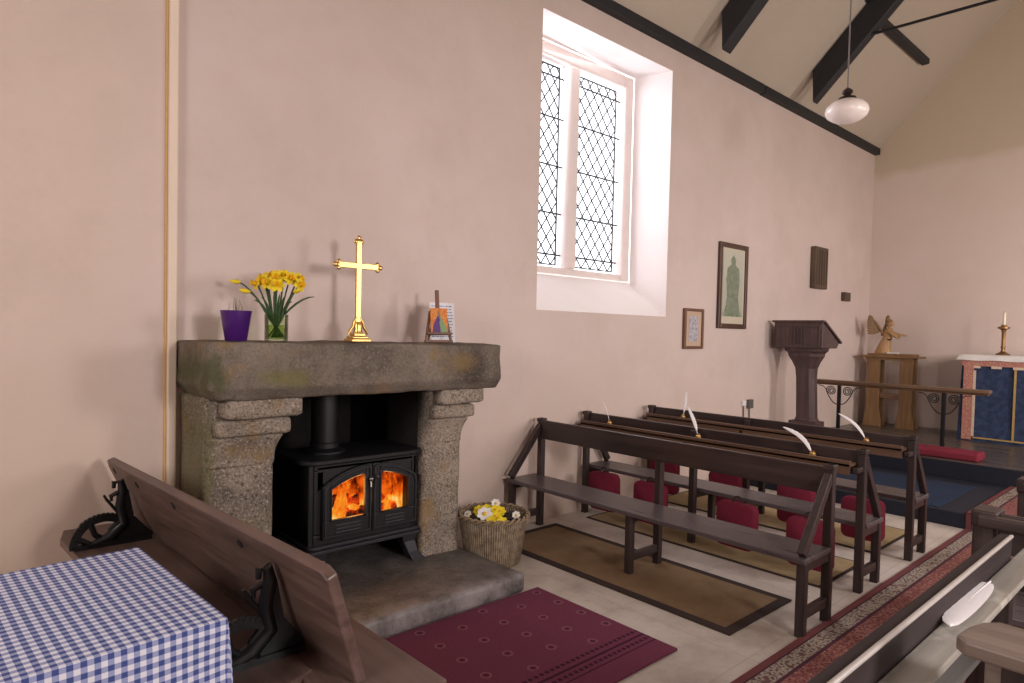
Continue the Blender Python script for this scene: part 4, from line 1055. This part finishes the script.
# ------------------------------------------------------------------ altar rail and kneeler
rx = 8.22
t = thing('altar_rail', 'brown oak altar rail on black iron posts with scrolls', 'altar rail', (rx, 2.65, 0.30))
MB().box((rx - 0.055, 1.705, 0.965), (rx + 0.055, 3.675, 1.005)).box((rx - 0.035, 1.72, 0.945), (rx + 0.035, 3.675, 0.965)).build('hand_rail', M['oak_rail'], t, bevel=0.010, seg=3)
for y in (3.215, 2.125):
    p = MB().box((rx - 0.018, y - 0.018, 0.30), (rx + 0.018, y + 0.018, 0.945)).box((rx - 0.05, y - 0.05, 0.30), (rx + 0.05, y + 0.05, 0.312)).build('post', M['iron'], t, bevel=0.003)
    for sg in (-1, 1):
        pts = [(rx, y + sg * 0.018, 0.715)]
        for i in range(9): q = i / 8; pts.append((rx, y + sg * (0.018 + 0.135 * q ** 0.8), 0.715 + 0.16 * q ** 1.6))
        cxs, czs, r0 = y + sg * 0.095, 0.875, 0.058
        for i in range(30):
            a = i / 29 * 2.3 * 2 * PI; r_ = r0 * (1 - 0.8 * i / 29); pts.append((rx, cxs + sg * r_ * math.cos(a), czs + r_ * math.sin(a)))
        MB().tube(pts, 0.006, 6).tube([(rx, y + sg * 0.153, 0.885), (rx, y + sg * 0.19, 0.925), (rx, y + sg * 0.25, 0.935)], 0.005, 6).build('scroll', M['iron'], p, smooth=60)
tag(MB().prism([(7.80, 0.302), (8.08, 0.302), (8.08, 0.375), (8.05, 0.385), (7.83, 0.385), (7.80, 0.375)], 'Y', 1.70, 3.30).build('altar_kneeler', M['kneeler_long'], loc=(7.95, 2.6, 0.302), bevel=0.02, seg=3), 'long crimson kneeler cushion lying along the altar rail', 'kneeler')

# ------------------------------------------------------------------ oak side table and carved angel
t = thing('oak_side_table', 'golden oak side table with flared slab legs by the altar wall', 'table', (10.05, 3.19, 0.30))
MB().box((9.80, 2.845, 1.265), (10.14, 3.585, 1.29)).build('table_top', M['oak'], t, bevel=0.006)
MB().box((9.86, 2.925, 1.29), (10.13, 3.495, 1.318)).build('raised_board', M['oak'], t, bevel=0.006)
MB().box((9.855, 2.925, 1.225), (9.875, 3.515, 1.265)).build('apron', M['oak'], t)
for c in (3.415, 3.005):
    h_ = 0.082
    MB().prism([(c - h_ - 0.035, 0.30), (c - h_ - 0.022, 0.42), (c - h_, 0.55), (c - h_, 1.265), (c + h_, 1.265), (c + h_, 0.55), (c + h_ + 0.022, 0.42), (c + h_ + 0.035, 0.30)], 'X', 9.87, 9.905).prism([(c - h_ - 0.035, 0.30), (c - h_ - 0.022, 0.42), (c - h_, 0.55), (c - h_, 1.265), (c + h_, 1.265), (c + h_, 0.55), (c + h_ + 0.022, 0.42), (c + h_ + 0.035, 0.30)], 'X', 10.03, 10.06).box((9.90, c - 0.03, 1.18), (10.035, c + 0.03, 1.26)).build('leg', M['oak'], t, bevel=0.004)
MB().box((9.885, 3.08, 0.70), (9.915, 3.34, 0.77)).build('cross_rail', M['oak_rail'], t)
ax_, ay_, az_ = 10.0, 3.315, 1.318
t = thing('carved_angel', 'carved wooden angel with raised wings and outstretched arm on the oak table', 'statue', (ax_, ay_, az_))
def U(u, v, w=0.0): return Vector((ax_ - w, ay_ - u, az_ + v))
mb = MB(); R = []
for u, v, a, b in ((-0.03, 0.0, 0.10, 0.085), (-0.025, 0.02, 0.105, 0.09), (-0.015, 0.09, 0.088, 0.078), (0.0, 0.16, 0.072, 0.062), (0.02, 0.215, 0.060, 0.052), (0.028, 0.27, 0.062, 0.056), (0.035, 0.315, 0.058, 0.062), (0.042, 0.345, 0.035, 0.04), (0.046, 0.365, 0.022, 0.022), (0.05, 0.385, 0.024, 0.024)):
    R.append([U(u + a * math.cos(2 * PI * k / 16), v, b * math.sin(2 * PI * k / 16)) for k in range(16)])
mb._skin(R)
h_ = U(0.058, 0.425); mb.ball(tuple(h_), 0.040, 12, 8, (0.88, 0.95, 1.12)); mb.ball(tuple(U(0.098, 0.418)), 0.009, 8, 5); mb.ball(tuple(U(0.088, 0.398)), 0.012, 8, 5)
for sg in (-1, 1):
    mb.tube([U(0.035, 0.312, sg * 0.045), U(0.10, 0.275, sg * 0.062), U(0.165, 0.262, sg * 0.050), U(0.21, 0.258, sg * 0.040)], [0.026, 0.025, 0.018, 0.012], 10)
    mb.tube([U(0.10, 0.268, sg * 0.062), U(0.15, 0.235, sg * 0.052), U(0.165, 0.20, sg * 0.050)], [0.020, 0.022, 0.004], 8)
    for k in range(5):
        a = (k - 2) * 0.17; L_ = (0.024, 0.032, 0.035, 0.031, 0.022)[k]
        mb.tube([U(0.208, 0.258 + (k - 2) * 0.003, sg * 0.040), U(0.208 + L_ * math.cos(a), 0.258 + L_ * math.sin(a) * 0.8, sg * 0.038), U(0.208 + L_ * 1.6, 0.250 + L_ * 1.3 * math.sin(a) * 0.8, sg * 0.036)], [0.0055, 0.005, 0.0035], 6)
body = mb.build('angel_body', M['carving'], t, smooth=180)
rm = body.modifiers.new('fuse', 'REMESH'); rm.mode = 'VOXEL'; rm.voxel_size = 0.005; rm.use_smooth_shade = True
mb = MB(); mb.ball(tuple(U(0.045, 0.445)), 0.041, 12, 8, (1.05, 1.0, 0.85)); mb.ball(tuple(U(0.022, 0.412)), 0.032, 10, 7, (1.2, 0.8, 1.2)); mb.build('hair', M['wing_wood'], t, smooth=60)
def wing(sg, u1, v1, u2, v2):
    mb = MB(); root = U(-0.03, 0.28, sg * 0.03); tip = U(u1, v1, sg * 0.16); bot = U(u2, v2, sg * 0.14)
    for k in range(9):
        q = k / 8; a = root.lerp(tip, 0.15 + 0.6 * (1 - q)); e = tip.lerp(bot, q) + (tip - root) * 0.10 * math.sin(PI * q)
        d = (e - a); n_ = d.cross(Vector((1, 0, 0.1))).normalized(); pts = []
        L_ = 8; R = []
        for i in range(L_ + 1):
            s_ = i / L_; w_ = 0.027 * (math.sin(PI * (0.12 + 0.86 * s_)) ** 0.6); p = a + d * s_; x_ = d.normalized().cross(n_)
            R.append([p + n_ * w_ * math.cos(2 * PI * j / 8) + x_ * (0.005 * math.sin(2 * PI * j / 8)) + Vector((k * 0.0012, 0, 0)) for j in range(8)])
        mb._skin(R)
    mb.tube([root, root.lerp(tip, 0.5) + Vector((0, 0, 0.02)), tip], [0.02, 0.018, 0.008], 8)
    mb.build('wing', M['wing_wood'], t, smooth=60)
wing(1, -0.17, 0.53, -0.20, 0.27); wing(-1, -0.03, 0.54, -0.11, 0.25)
MB().tube([U(0.05, 0.20, 0.06), U(0.08, 0.185, 0.065), U(0.10, 0.21, 0.065)], 0.008, 6).build('sash_knot', M['iron'], t, smooth=60)
tag(MB().box((9.92, 3.13, 1.319), (9.99, 3.27, 1.338)).build('folded_cloth', M['white'], loc=(9.95, 3.2, 1.319), bevel=0.005), 'small folded white cloth lying at the angel\'s feet', 'cloth')

# ------------------------------------------------------------------ altar
AX0, AX1, AYL, AYR, AZ = 9.52, 10.30, 2.28, -0.75, 1.345
t = thing('altar', 'altar dressed with a blue frontal and pink brocade bands', 'altar', (9.9, 0.76, 0.30))
MB().box((AX0 + 0.04, AYR + 0.03, 0.30), (AX1, AYL - 0.02, AZ)).build('altar_table', M['oak'], t)
# frontal as a softly folded hanging that flares at the north corner
mb = MB(); n = 60; rows = 10; vs = []
for j in range(rows + 1):
    z = 0.30 + (AZ - 0.004 - 0.30) * j / rows; k_ = 1 - j / rows
    for i in range(n + 1):
        y = AYL + 0.028 * k_ + (AYR - AYL) * i / n; vs.append((AX0 - 0.012 * k_ + 0.004 * math.sin(i * 1.3) * k_, y, z))
for j in range(rows + 1):
    z = 0.30 + (AZ - 0.004 - 0.30) * j / rows; k_ = 1 - j / rows
    vs.append((AX1, AYL + 0.10 * k_, z))
fs = [(j * (n + 1) + i, j * (n + 1) + i + 1, (j + 1) * (n + 1) + i + 1, (j + 1) * (n + 1) + i) for j in range(rows) for i in range(n)]
o_ = (rows + 1) * (n + 1)
fs += [(o_ + j, j * (n + 1), (j + 1) * (n + 1), o_ + j + 1) for j in range(rows)]
mb.add(vs, fs); fr = mb.build('frontal', M['frontal'], t, smooth=60)
mb = MB(); mb.box((AX0 - 0.022, AYR, 1.215), (AX0 - 0.008, AYL, 1.288)).build('brocade_band', M['orphrey'], fr)
MB().box((AX0 - 0.032, 2.155, 0.315), (AX0 - 0.012, 2.255, 1.216)).build('brocade_band', M['orphrey'], fr)
MB().box((AX0 - 0.034, 2.132, 0.36), (AX0 - 0.012, 2.155, 1.16)).build('fringe', M['pink_fringe'], fr)
mb = MB()
for i in range(10): mb.box((AX0 - 0.026, 2.09 - i * 0.21, 1.188), (AX0 - 0.010, 2.19 - i * 0.21 - 0.0, 1.218))
mb.build('fringe', M['pink_fringe'], fr)
MB().box((AX0 - 0.03, 1.735, 0.35), (AX0 - 0.010, 1.755, 1.19)).box((AX0 - 0.03, 0.70, 0.35), (AX0 - 0.010, 0.72, 1.19)).box((AX0 - 0.03, AYR, 0.335), (AX0 - 0.012, 2.14, 0.352)).build('braid', M['gold_braid'], fr)
mb = MB(); n = 70; vs = []
prof = [(AX1 + 0.01, AZ + 0.006), (AX0 - 0.01, AZ + 0.006), (AX0 - 0.03, AZ - 0.004), (AX0 - 0.036, AZ - 0.03), (AX0 - 0.040, AZ - 0.062)]
ysl = [AYL + 0.055, AYL + 0.045] + [AYL + 0.03 - (AYL - AYR + 0.05) * i / n for i in range(n + 1)]
zd = [-0.06, -0.01] + [0.0] * (n + 1)
for i, y in enumerate(ysl):
    for j, (x, z) in enumerate(prof):
        ww = 0.006 * math.sin(y * 22) * max(0, j - 1) / 3
        vs.append((x + ww, y, z + (zd[i] if j < 3 else zd[i] * 0.3) + (0.004 * math.sin(y * 17) if j == 4 else 0)))
m_ = len(prof)
mb.add(vs, [(i * m_ + j, (i + 1) * m_ + j, (i + 1) * m_ + j + 1, i * m_ + j + 1) for i in range(len(ysl) - 1) for j in range(m_ - 1)])
tag(mb.build('altar_linen', M['white'], loc=(9.9, 0.76, AZ), smooth=60), 'white linen cloth laid over the altar top', 'cloth')
kx, ky, kz = 9.80, 1.935, AZ + 0.008
t = thing('candlestick', 'bronze candlestick standing on the altar linen', 'candlestick', (kx, ky, kz))
MB().lathe([(0.072, kz), (0.074, kz + 0.012), (0.045, kz + 0.028), (0.022, kz + 0.045), (0.020, kz + 0.08)], (kx, ky, 0), 24).build('foot', M['bronze'], t, smooth=40)
MB().lathe([(0.020, kz + 0.08), (0.026, kz + 0.10), (0.019, kz + 0.12), (0.020, kz + 0.28), (0.030, kz + 0.31)], (kx, ky, 0), 20).build('stem', M['bronze'], t, smooth=40)
MB().lathe([(0.03, kz + 0.31), (0.062, kz + 0.325), (0.062, kz + 0.345), (0.030, kz + 0.35), (0.026, kz + 0.37)], (kx, ky, 0), 24).build('drip_pan', M['bronze'], t, smooth=40)
t = thing('candle', 'cream candle standing in the bronze altar candlestick', 'candle', (kx, ky, kz + 0.36))
MB().lathe([(0.017, kz + 0.355), (0.016, kz + 0.515), (0.010, kz + 0.52)], (kx, ky, 0), 16).build('wax', M['wax'], t, smooth=40)
MB().tube([(kx, ky, kz + 0.518), (kx + 0.002, ky, kz + 0.535)], 0.002, 5).build('wick', M['iron'], t)

# ------------------------------------------------------------------ table with gingham cloth
TX0, TX1, TY0, TY1, TZ = -0.75, 0.580, 1.728, 2.475, 0.74
TRM = Matrix.Translation((TX1, TY0, 0)) @ Matrix.Rotation(math.radians(3.6), 4, 'Z') @ Matrix.Translation((-TX1, -TY0, 0))
t = thing('tea_table', 'table hidden under the blue gingham cloth', 'table', ((TX0 + TX1) / 2, (TY0 + TY1) / 2, 0))
MB().box((TX0 + 0.012, TY0 + 0.012, TZ - 0.03), (TX1 - 0.012, TY1 - 0.012, TZ - 0.004), TRM).build('table_top', M['oak'], t)
for x in (TX0 + 0.09, TX1 - 0.09):
    for y in (TY0 + 0.09, TY1 - 0.09): MB().box((x - 0.025, y - 0.025, 0), (x + 0.025, y + 0.025, TZ - 0.03), TRM).build('leg', M['oak'], t)
mb = MB(); uvs = []; vs = []
nx, ny, dr, rc = 66, 40, 0.26, 0.018
def axis_pts(a, b, n):
    # signed arc coordinates from -dr .. (b-a)+dr
    L_ = b - a; out = [-dr + dr * i / 9 for i in range(9)] + [L_ * i / n for i in range(n + 1)] + [L_ + dr * (i + 1) / 9 for i in range(9)]
    return out
ua = axis_pts(TX0, TX1, nx); va = axis_pts(TY0, TY1, ny); LX_, LY_ = TX1 - TX0, TY1 - TY0
for v in va:
    for u in ua:
        ou = max(0, -u, u - LX_); ov = max(0, -v, v - LY_)
        x = TX0 + min(max(u, 0), LX_); y = TY0 + min(max(v, 0), LY_)
        drop = max(ou, ov); su = -1 if u < 0 else 1; sv = -1 if v < 0 else 1
        fl_ = 0.003 + 0.003 * min(1, drop / 0.26) + 0.005 * math.sin((u + v) * 14) * min(1, drop / 0.12)
        if ou > 0: x += su * fl_ * (1 if ou >= ov else ou / max(ov, 1e-6))
        if ov > 0: y += sv * fl_ * (1 if ov >= ou else ov / max(ou, 1e-6))
        # cloth corner: the excess folds outwards
        if ou > 0 and ov > 0:
            mnv = min(ou, ov); x += su * mnv * 0.02; y += sv * mnv * 0.02
        z = TZ - (ov * 0.97 if ov >= ou else max(ov, min(ou, 0.26) * 0.79) * 0.97) + 0.0012 * mnoise.noise(Vector((u * 5, v * 5, 0)))
        vs.append(TRM @ Vector((x, y, z))); uvs.append((u + 5.0, v + 5.0))
nu = len(ua)
mb.add(vs, [(j * nu + i, j * nu + i + 1, (j + 1) * nu + i + 1, (j + 1) * nu + i) for j in range(len(va) - 1) for i in range(nu - 1)])
mb.uv = uvs
o = mb.build('gingham_tablecloth', M['gingham'], loc=((TX0 + TX1) / 2, (TY0 + TY1) / 2, TZ), smooth=60)
tag(o, 'blue and white gingham cloth covering the table at the left', 'tablecloth')

# ------------------------------------------------------------------ reversible bench
bn = thing('reversible_bench', 'long brown wooden bench with swing-over back and black cast-iron arms', 'bench', (0.8, 2.6, 0))
SZ = 0.52
def trap(pl, z0, z1, nm, m): return MB().prism(pl, 'Z', z0, z1).build(nm, m, bn, bevel=0.006, seg=3)
trap([(0.475, 3.66), (0.445, 3.52), (0.56, 1.66), (0.715, 1.70), (0.825, 1.74), (0.80, 3.66)], SZ - 0.035, SZ, 'seat', M['bench'])
trap([(0.74, 3.62), (0.79, 1.60), (0.91, 1.56), (0.925, 1.45), (1.093, 1.458), (1.05, 3.05), (1.02, 3.10)], SZ - 0.075, SZ - 0.004, 'seat', M['bench'])
# back board: leans so that its top edge overhangs the table side
T0, T1 = Vector((0.625, 3.57, 0.855)), Vector((0.765, 1.555, 0.862))
B0, B1 = Vector((0.765, 3.53, 0.525)), Vector((0.888, 1.600, 0.50))
nrm = (T1 - T0).cross(B0 - T0).normalized()
if nrm.x < 0: nrm = -nrm
th = 0.034; ch = 0.045
def bp(s_, h): return (T0.lerp(T1, s_)).lerp(B0.lerp(B1, s_), h)
outl = [bp(0, 0.12), bp(0.018, 0.0), bp(0.985, 0.0), bp(1, 0.05), bp(1, 1), bp(0, 1)]
mb = MB(); k_ = len(outl)
mb.add([p for p in outl] + [p + nrm * th for p in outl], [tuple(range(k_)), tuple(range(k_, 2 * k_))[::-1]] + [(i, k_ + i, k_ + (i + 1) % k_, (i + 1) % k_) for i in range(k_)])
bk = mb.build('backrest', M['bench'], bn, bevel=0.006, seg=3)
mb = MB()
for s_, h in ((0.045, 0.13), (0.20, 0.16), (0.42, 0.17), (0.72, 0.17)):
    p = bp(s_, h); mb.tube([p - nrm * 0.0015, p + nrm * 0.004], 0.016, 10)
mb.build('bolt_hole', M['soot'], bk)
def casting(s_, sy):
    y = bp(s_, 0.5).y; top = bp(s_, 0.30); xr = top.x - 0.012
    mb = MB(); hub = Vector((xr - 0.075, y, SZ + 0.012)); rad = 0.118
    # toothed quadrant wheel: arc over the seat
    arc = []
    for i in range(25):
        a = math.radians(-5 + 190 * i / 24); arc.append(hub + Vector((rad * math.cos(a) * 0.95 - 0.02, 0, rad * math.sin(a) * 0.95)))
    w_ = mb
    for i in range(24): w_.bar(arc[i], arc[i + 1], 0.032, 0.020, up=(0, 1, 0))
    for i in range(8, 18): w_.bar(arc[i] - (arc[i] - hub).normalized() * 0.0, arc[i] + (arc[i] - hub).normalized() * 0.020, 0.014, 0.012, up=(0, 1, 0))
    for a in (20, 55, 118, 160):
        a = math.radians(a); e = hub + Vector((rad * 0.93 * math.cos(a) - 0.02, 0, rad * 0.93 * math.sin(a))); m_ = hub.lerp(e, 0.5) + Vector((-math.sin(a), 0, math.cos(a))) * 0.018
        w_.tube([hub, m_, e], [0.015, 0.012, 0.013], 8)
    w_.ball(tuple(hub), 0.032, 10, 6, (1, 0.8, 1))
    w_.build('quadrant_wheel', M['iron'], cst, smooth=40)
    ar = MB(); tp = bp(s_, 0.22) - nrm * 0.012
    ar.tube([hub + Vector((-0.06, 0, 0.0)), hub + Vector((0.0, 0, 0.02)), hub + Vector((0.06, 0, 0.075)), Vector((tp.x - 0.022, y, tp.z - 0.10)), tp + Vector((-0.012, 0, -0.02)), tp + Vector((-0.02, 0, 0.02)), tp + Vector((-0.045, 0, 0.015)), tp + Vector((-0.046, 0, -0.01))], [0.018, 0.026, 0.024, 0.022, 0.020, 0.016, 0.012, 0.008], 10)
    ar.tube([Vector((tp.x - 0.03, y, tp.z - 0.03)), Vector((tp.x - 0.058, y, tp.z - 0.042)), Vector((tp.x - 0.055, y, tp.z - 0.065))], [0.011, 0.010, 0.006], 8)
    ar.tube([Vector((tp.x - 0.03, y, tp.z - 0.12)), Vector((tp.x - 0.075, y, tp.z - 0.055)), Vector((tp.x - 0.085, y, tp.z - 0.035))], [0.007, 0.006, 0.005], 8)
    lo = bp(s_, 0.97) - nrm * 0.012
    ar.prism([(hub.x + 0.02, SZ + 0.0), (lo.x, SZ + 0.0), (lo.x - 0.0, SZ + 0.03), (tp.x + 0.03, tp.z - 0.14), (tp.x + 0.008, tp.z - 0.02), (tp.x - 0.02, tp.z - 0.10), (hub.x + 0.05, SZ + 0.10)], 'Y', y - 0.014, y + 0.014)
    ar.bar((hub.x - 0.13, y, SZ + 0.010), (lo.x - 0.005, y, SZ + 0.010), 0.05, 0.020)
    ar.build('iron_arm', M['iron'], cst, smooth=45)
for s_ in (0.125, 0.845):
    cst = MB().bar((0.50 + 0.09 * s_, bp(s_, .5).y, SZ - 0.05), (1.05, bp(s_, .5).y, SZ - 0.085), 0.05, 0.03).bar((0.52 + 0.1 * s_, bp(s_, .5).y, SZ - 0.05), (0.50 + 0.1 * s_, bp(s_, .5).y, 0.0), 0.05, 0.045).bar((1.0, bp(s_, .5).y, SZ - 0.08), (1.02, bp(s_, .5).y, 0.0), 0.05, 0.045).bar((0.52 + 0.1 * s_, bp(s_, .5).y, 0.10), (1.01, bp(s_, .5).y, 0.10), 0.04, 0.03).build('end_frame', M['iron'], bn, bevel=0.004)
    casting(s_, 0)

# ------------------------------------------------------------------ pews on the right of the aisle
# long pew running along the aisle (slightly askew)
ang = 0.0
RM = Matrix.Translation((2.83, 0.522, 0)) @ Matrix.Rotation(ang, 4, 'Z')      # local origin at its far end; -x runs back towards the viewer
def rb(mb, a, b): return mb.box(a, b, RM)
t = thing('aisle_pew', 'dark pew set lengthways along the right of the aisle with a pale book ledge', 'pew', (2.0, 0.6, 0))
rb(MB(), (-2.6, -0.018, 0.66), (-0.02, 0.020, 0.832)).build('back_rail', M['rail_dark'], t, bevel=0.007, seg=3)
rb(MB(), (-2.6, -0.025, 0.826), (-0.03, -0.011, 0.838)).build('rail_highlight', M['cap'], t, bevel=0.008, seg=3)  # added thin strip, painted as the highlight along the rail top
rb(MB(), (-2.6, -0.095, 0.735), (0.20, -0.020, 0.755)).build('book_ledge', M['ledge_pale'], t, bevel=0.004)
rb(MB(), (-2.6, 0.02, 0.425), (-0.03, 0.295, 0.455)).build('seat', M['seat_grey'], t, bevel=0.006)
rb(MB(), (-0.04, 0.23, 0.40), (0.0, 0.318, 0.463)).build('seat_end', M['iron'], t, bevel=0.006)
for x in (-0.05, -1.3, -2.5):
    rb(MB(), (x - 0.026, 0.25, 0), (x + 0.026, 0.302, 0.425)).build('leg', M['pew_z'], t, bevel=0.004)
    rb(MB(), (x - 0.026, -0.03, 0), (x + 0.026, 0.022, 0.66)).build('post', M['pew_z'], t, bevel=0.004)
    rb(MB(), (x - 0.016, 0.02, 0.09), (x + 0.016, 0.26, 0.14)).build('stretcher', M['pew_z'], t, bevel=0.004)
# two crosswise pews beyond it, their aisle ends showing
def side_pew(x, y0, label):
    t = thing('pew', label, 'pew', (x, -0.4, 0), 'dark wooden pews right of the aisle')
    mb = MB()
    mb.box((x - 0.05, y0 - 0.075, 0.0), (x + 0.05, y0 - 0.005, 0.80)); mb.box((x - 0.058, y0 - 0.085, 0.78), (x + 0.075, y0, 0.845))
    mb.build('post', M['pew_z'], t, bevel=0.008)
    MB().box((x - 0.10, YS + 0.1, 0.79), (x - 0.055, y0 - 0.03, 0.835)).box((x - 0.015, YS + 0.1, 0.68), (x + 0.015, y0 - 0.08, 0.835)).build('back_rail', M['pew'], t, bevel=0.007)
    MB().box((x + 0.03, YS + 0.1, 0.40), (x + 0.40, y0, 0.43)).build('seat', M['pew_seat'], t, bevel=0.005)
    MB().box((x + 0.35, y0 - 0.06, 0), (x + 0.40, y0 - 0.01, 0.40)).build('leg', M['pew_z'], t, bevel=0.004)
    MB().bar((x + 0.03, y0 - 0.035, 0.78), (x + 0.38, y0 - 0.035, 0.44), 0.04, 0.048).build('arm_brace', M['pew_z'], t, bevel=0.004)
    for y in (-0.6, YS + 0.15): MB().box((x - 0.026, y - 0.026, 0), (x + 0.026, y + 0.026, 0.83)).build('post', M['pew_z'], t, bevel=0.004)
side_pew(3.12, 0.685, 'dark pew end beyond the lengthways pew, block-topped post by the carpet')
side_pew(3.99, 0.70, 'dark pew furthest along the right of the aisle, cut by the photo edge')
t = thing('ledge_desk', 'worn grey wooden desk top with dark legs at the lower right corner', 'desk', (1.68, -0.1, 0))
MB().prism([(1.553, 0.348), (1.575, 0.368), (1.64, 0.362), (1.69, 0.348), (1.722, 0.325), (1.725, -0.9), (1.553, -0.9)], 'Z', 0.868, 0.900).build('desk_top', M['worn_y'], t, bevel=0.006, seg=3)
MB().box((1.585, -0.85, 0.80), (1.61, 0.32, 0.868)).build('apron', M['worn_y'], t, bevel=0.004)
for y in (0.27, 0.12, -0.8):
    for x in (1.60, 1.69): MB().box((x - 0.022, y - 0.022, 0), (x + 0.022, y + 0.022, 0.868)).build('leg', M['pew_z'], t, bevel=0.004)
quill((2.44, 0.487, 0.765), (1.945, 0.468, 0.775), 0.008, 0.085, 'large white quill lying flat on the pale ledge at the right', pot=False, start=0.04, face=(0, 0, 1))

# ------------------------------------------------------------------ light
def area(name, loc, target, sx, sy, energy, col=(1, 1, 1), spread=None):
    l = bpy.data.lights.new(name, 'AREA'); l.shape = 'RECTANGLE'; l.size = sx; l.size_y = sy; l.energy = energy; l.color = col
    if spread: l.spread = math.radians(spread)
    o = bpy.data.objects.new(name, l); COL.objects.link(o); o.location = loc
    o.rotation_euler = (Vector(target) - Vector(loc)).to_track_quat('-Z', 'Y').to_euler(); return o
area('south_window_light_a', (1.75, YS + 0.06, 2.0), (1.75, 3.6, 1.85), 0.55, 0.9, 92, (1, 0.92, 0.89))
area('south_fill_b', (5.2, YS + 0.06, 2.1), (5.2, 3.6, 1.5), 1.1, 1.4, 105, (1, 0.92, 0.88))  # added fill lamp for the pews, with no window built behind it
area('east_wall_fill', (8.0, YS + 0.06, 2.2), (10.4, 2.0, 2.1), 1.1, 1.4, 175, (1, 0.91, 0.85))  # added lamp aimed to brighten the east wall; no window here
area('west_fill', (XW + 0.06, 1.2, 2.4), (4.0, 1.6, 1.0), 1.5, 1.6, 120, (1, 0.92, 0.88))  # added fill from the west end, no opening in that wall
area('north_window_sky', (4.45, 4.75, 3.3), (4.6, 3.0, 1.8), 1.7, 2.0, 75, (0.95, 0.95, 1.0))
area('stove_glow', (1.88, 3.40, 0.55), (1.3, 1.8, 0.4), 0.4, 0.15, 2.5, (1, 0.42, 0.10))
w = bpy.data.worlds.new('sky'); scene.world = w; w.use_nodes = True
w.node_tree.nodes['Background'].inputs[0].default_value = (0.97, 0.98, 1.0, 1); w.node_tree.nodes['Background'].inputs[1].default_value = 3.0
scene.view_settings.view_transform = 'Standard'; scene.view_settings.look = 'None'
scene.view_settings.exposure = 0.0; scene.view_settings.gamma = 1.0
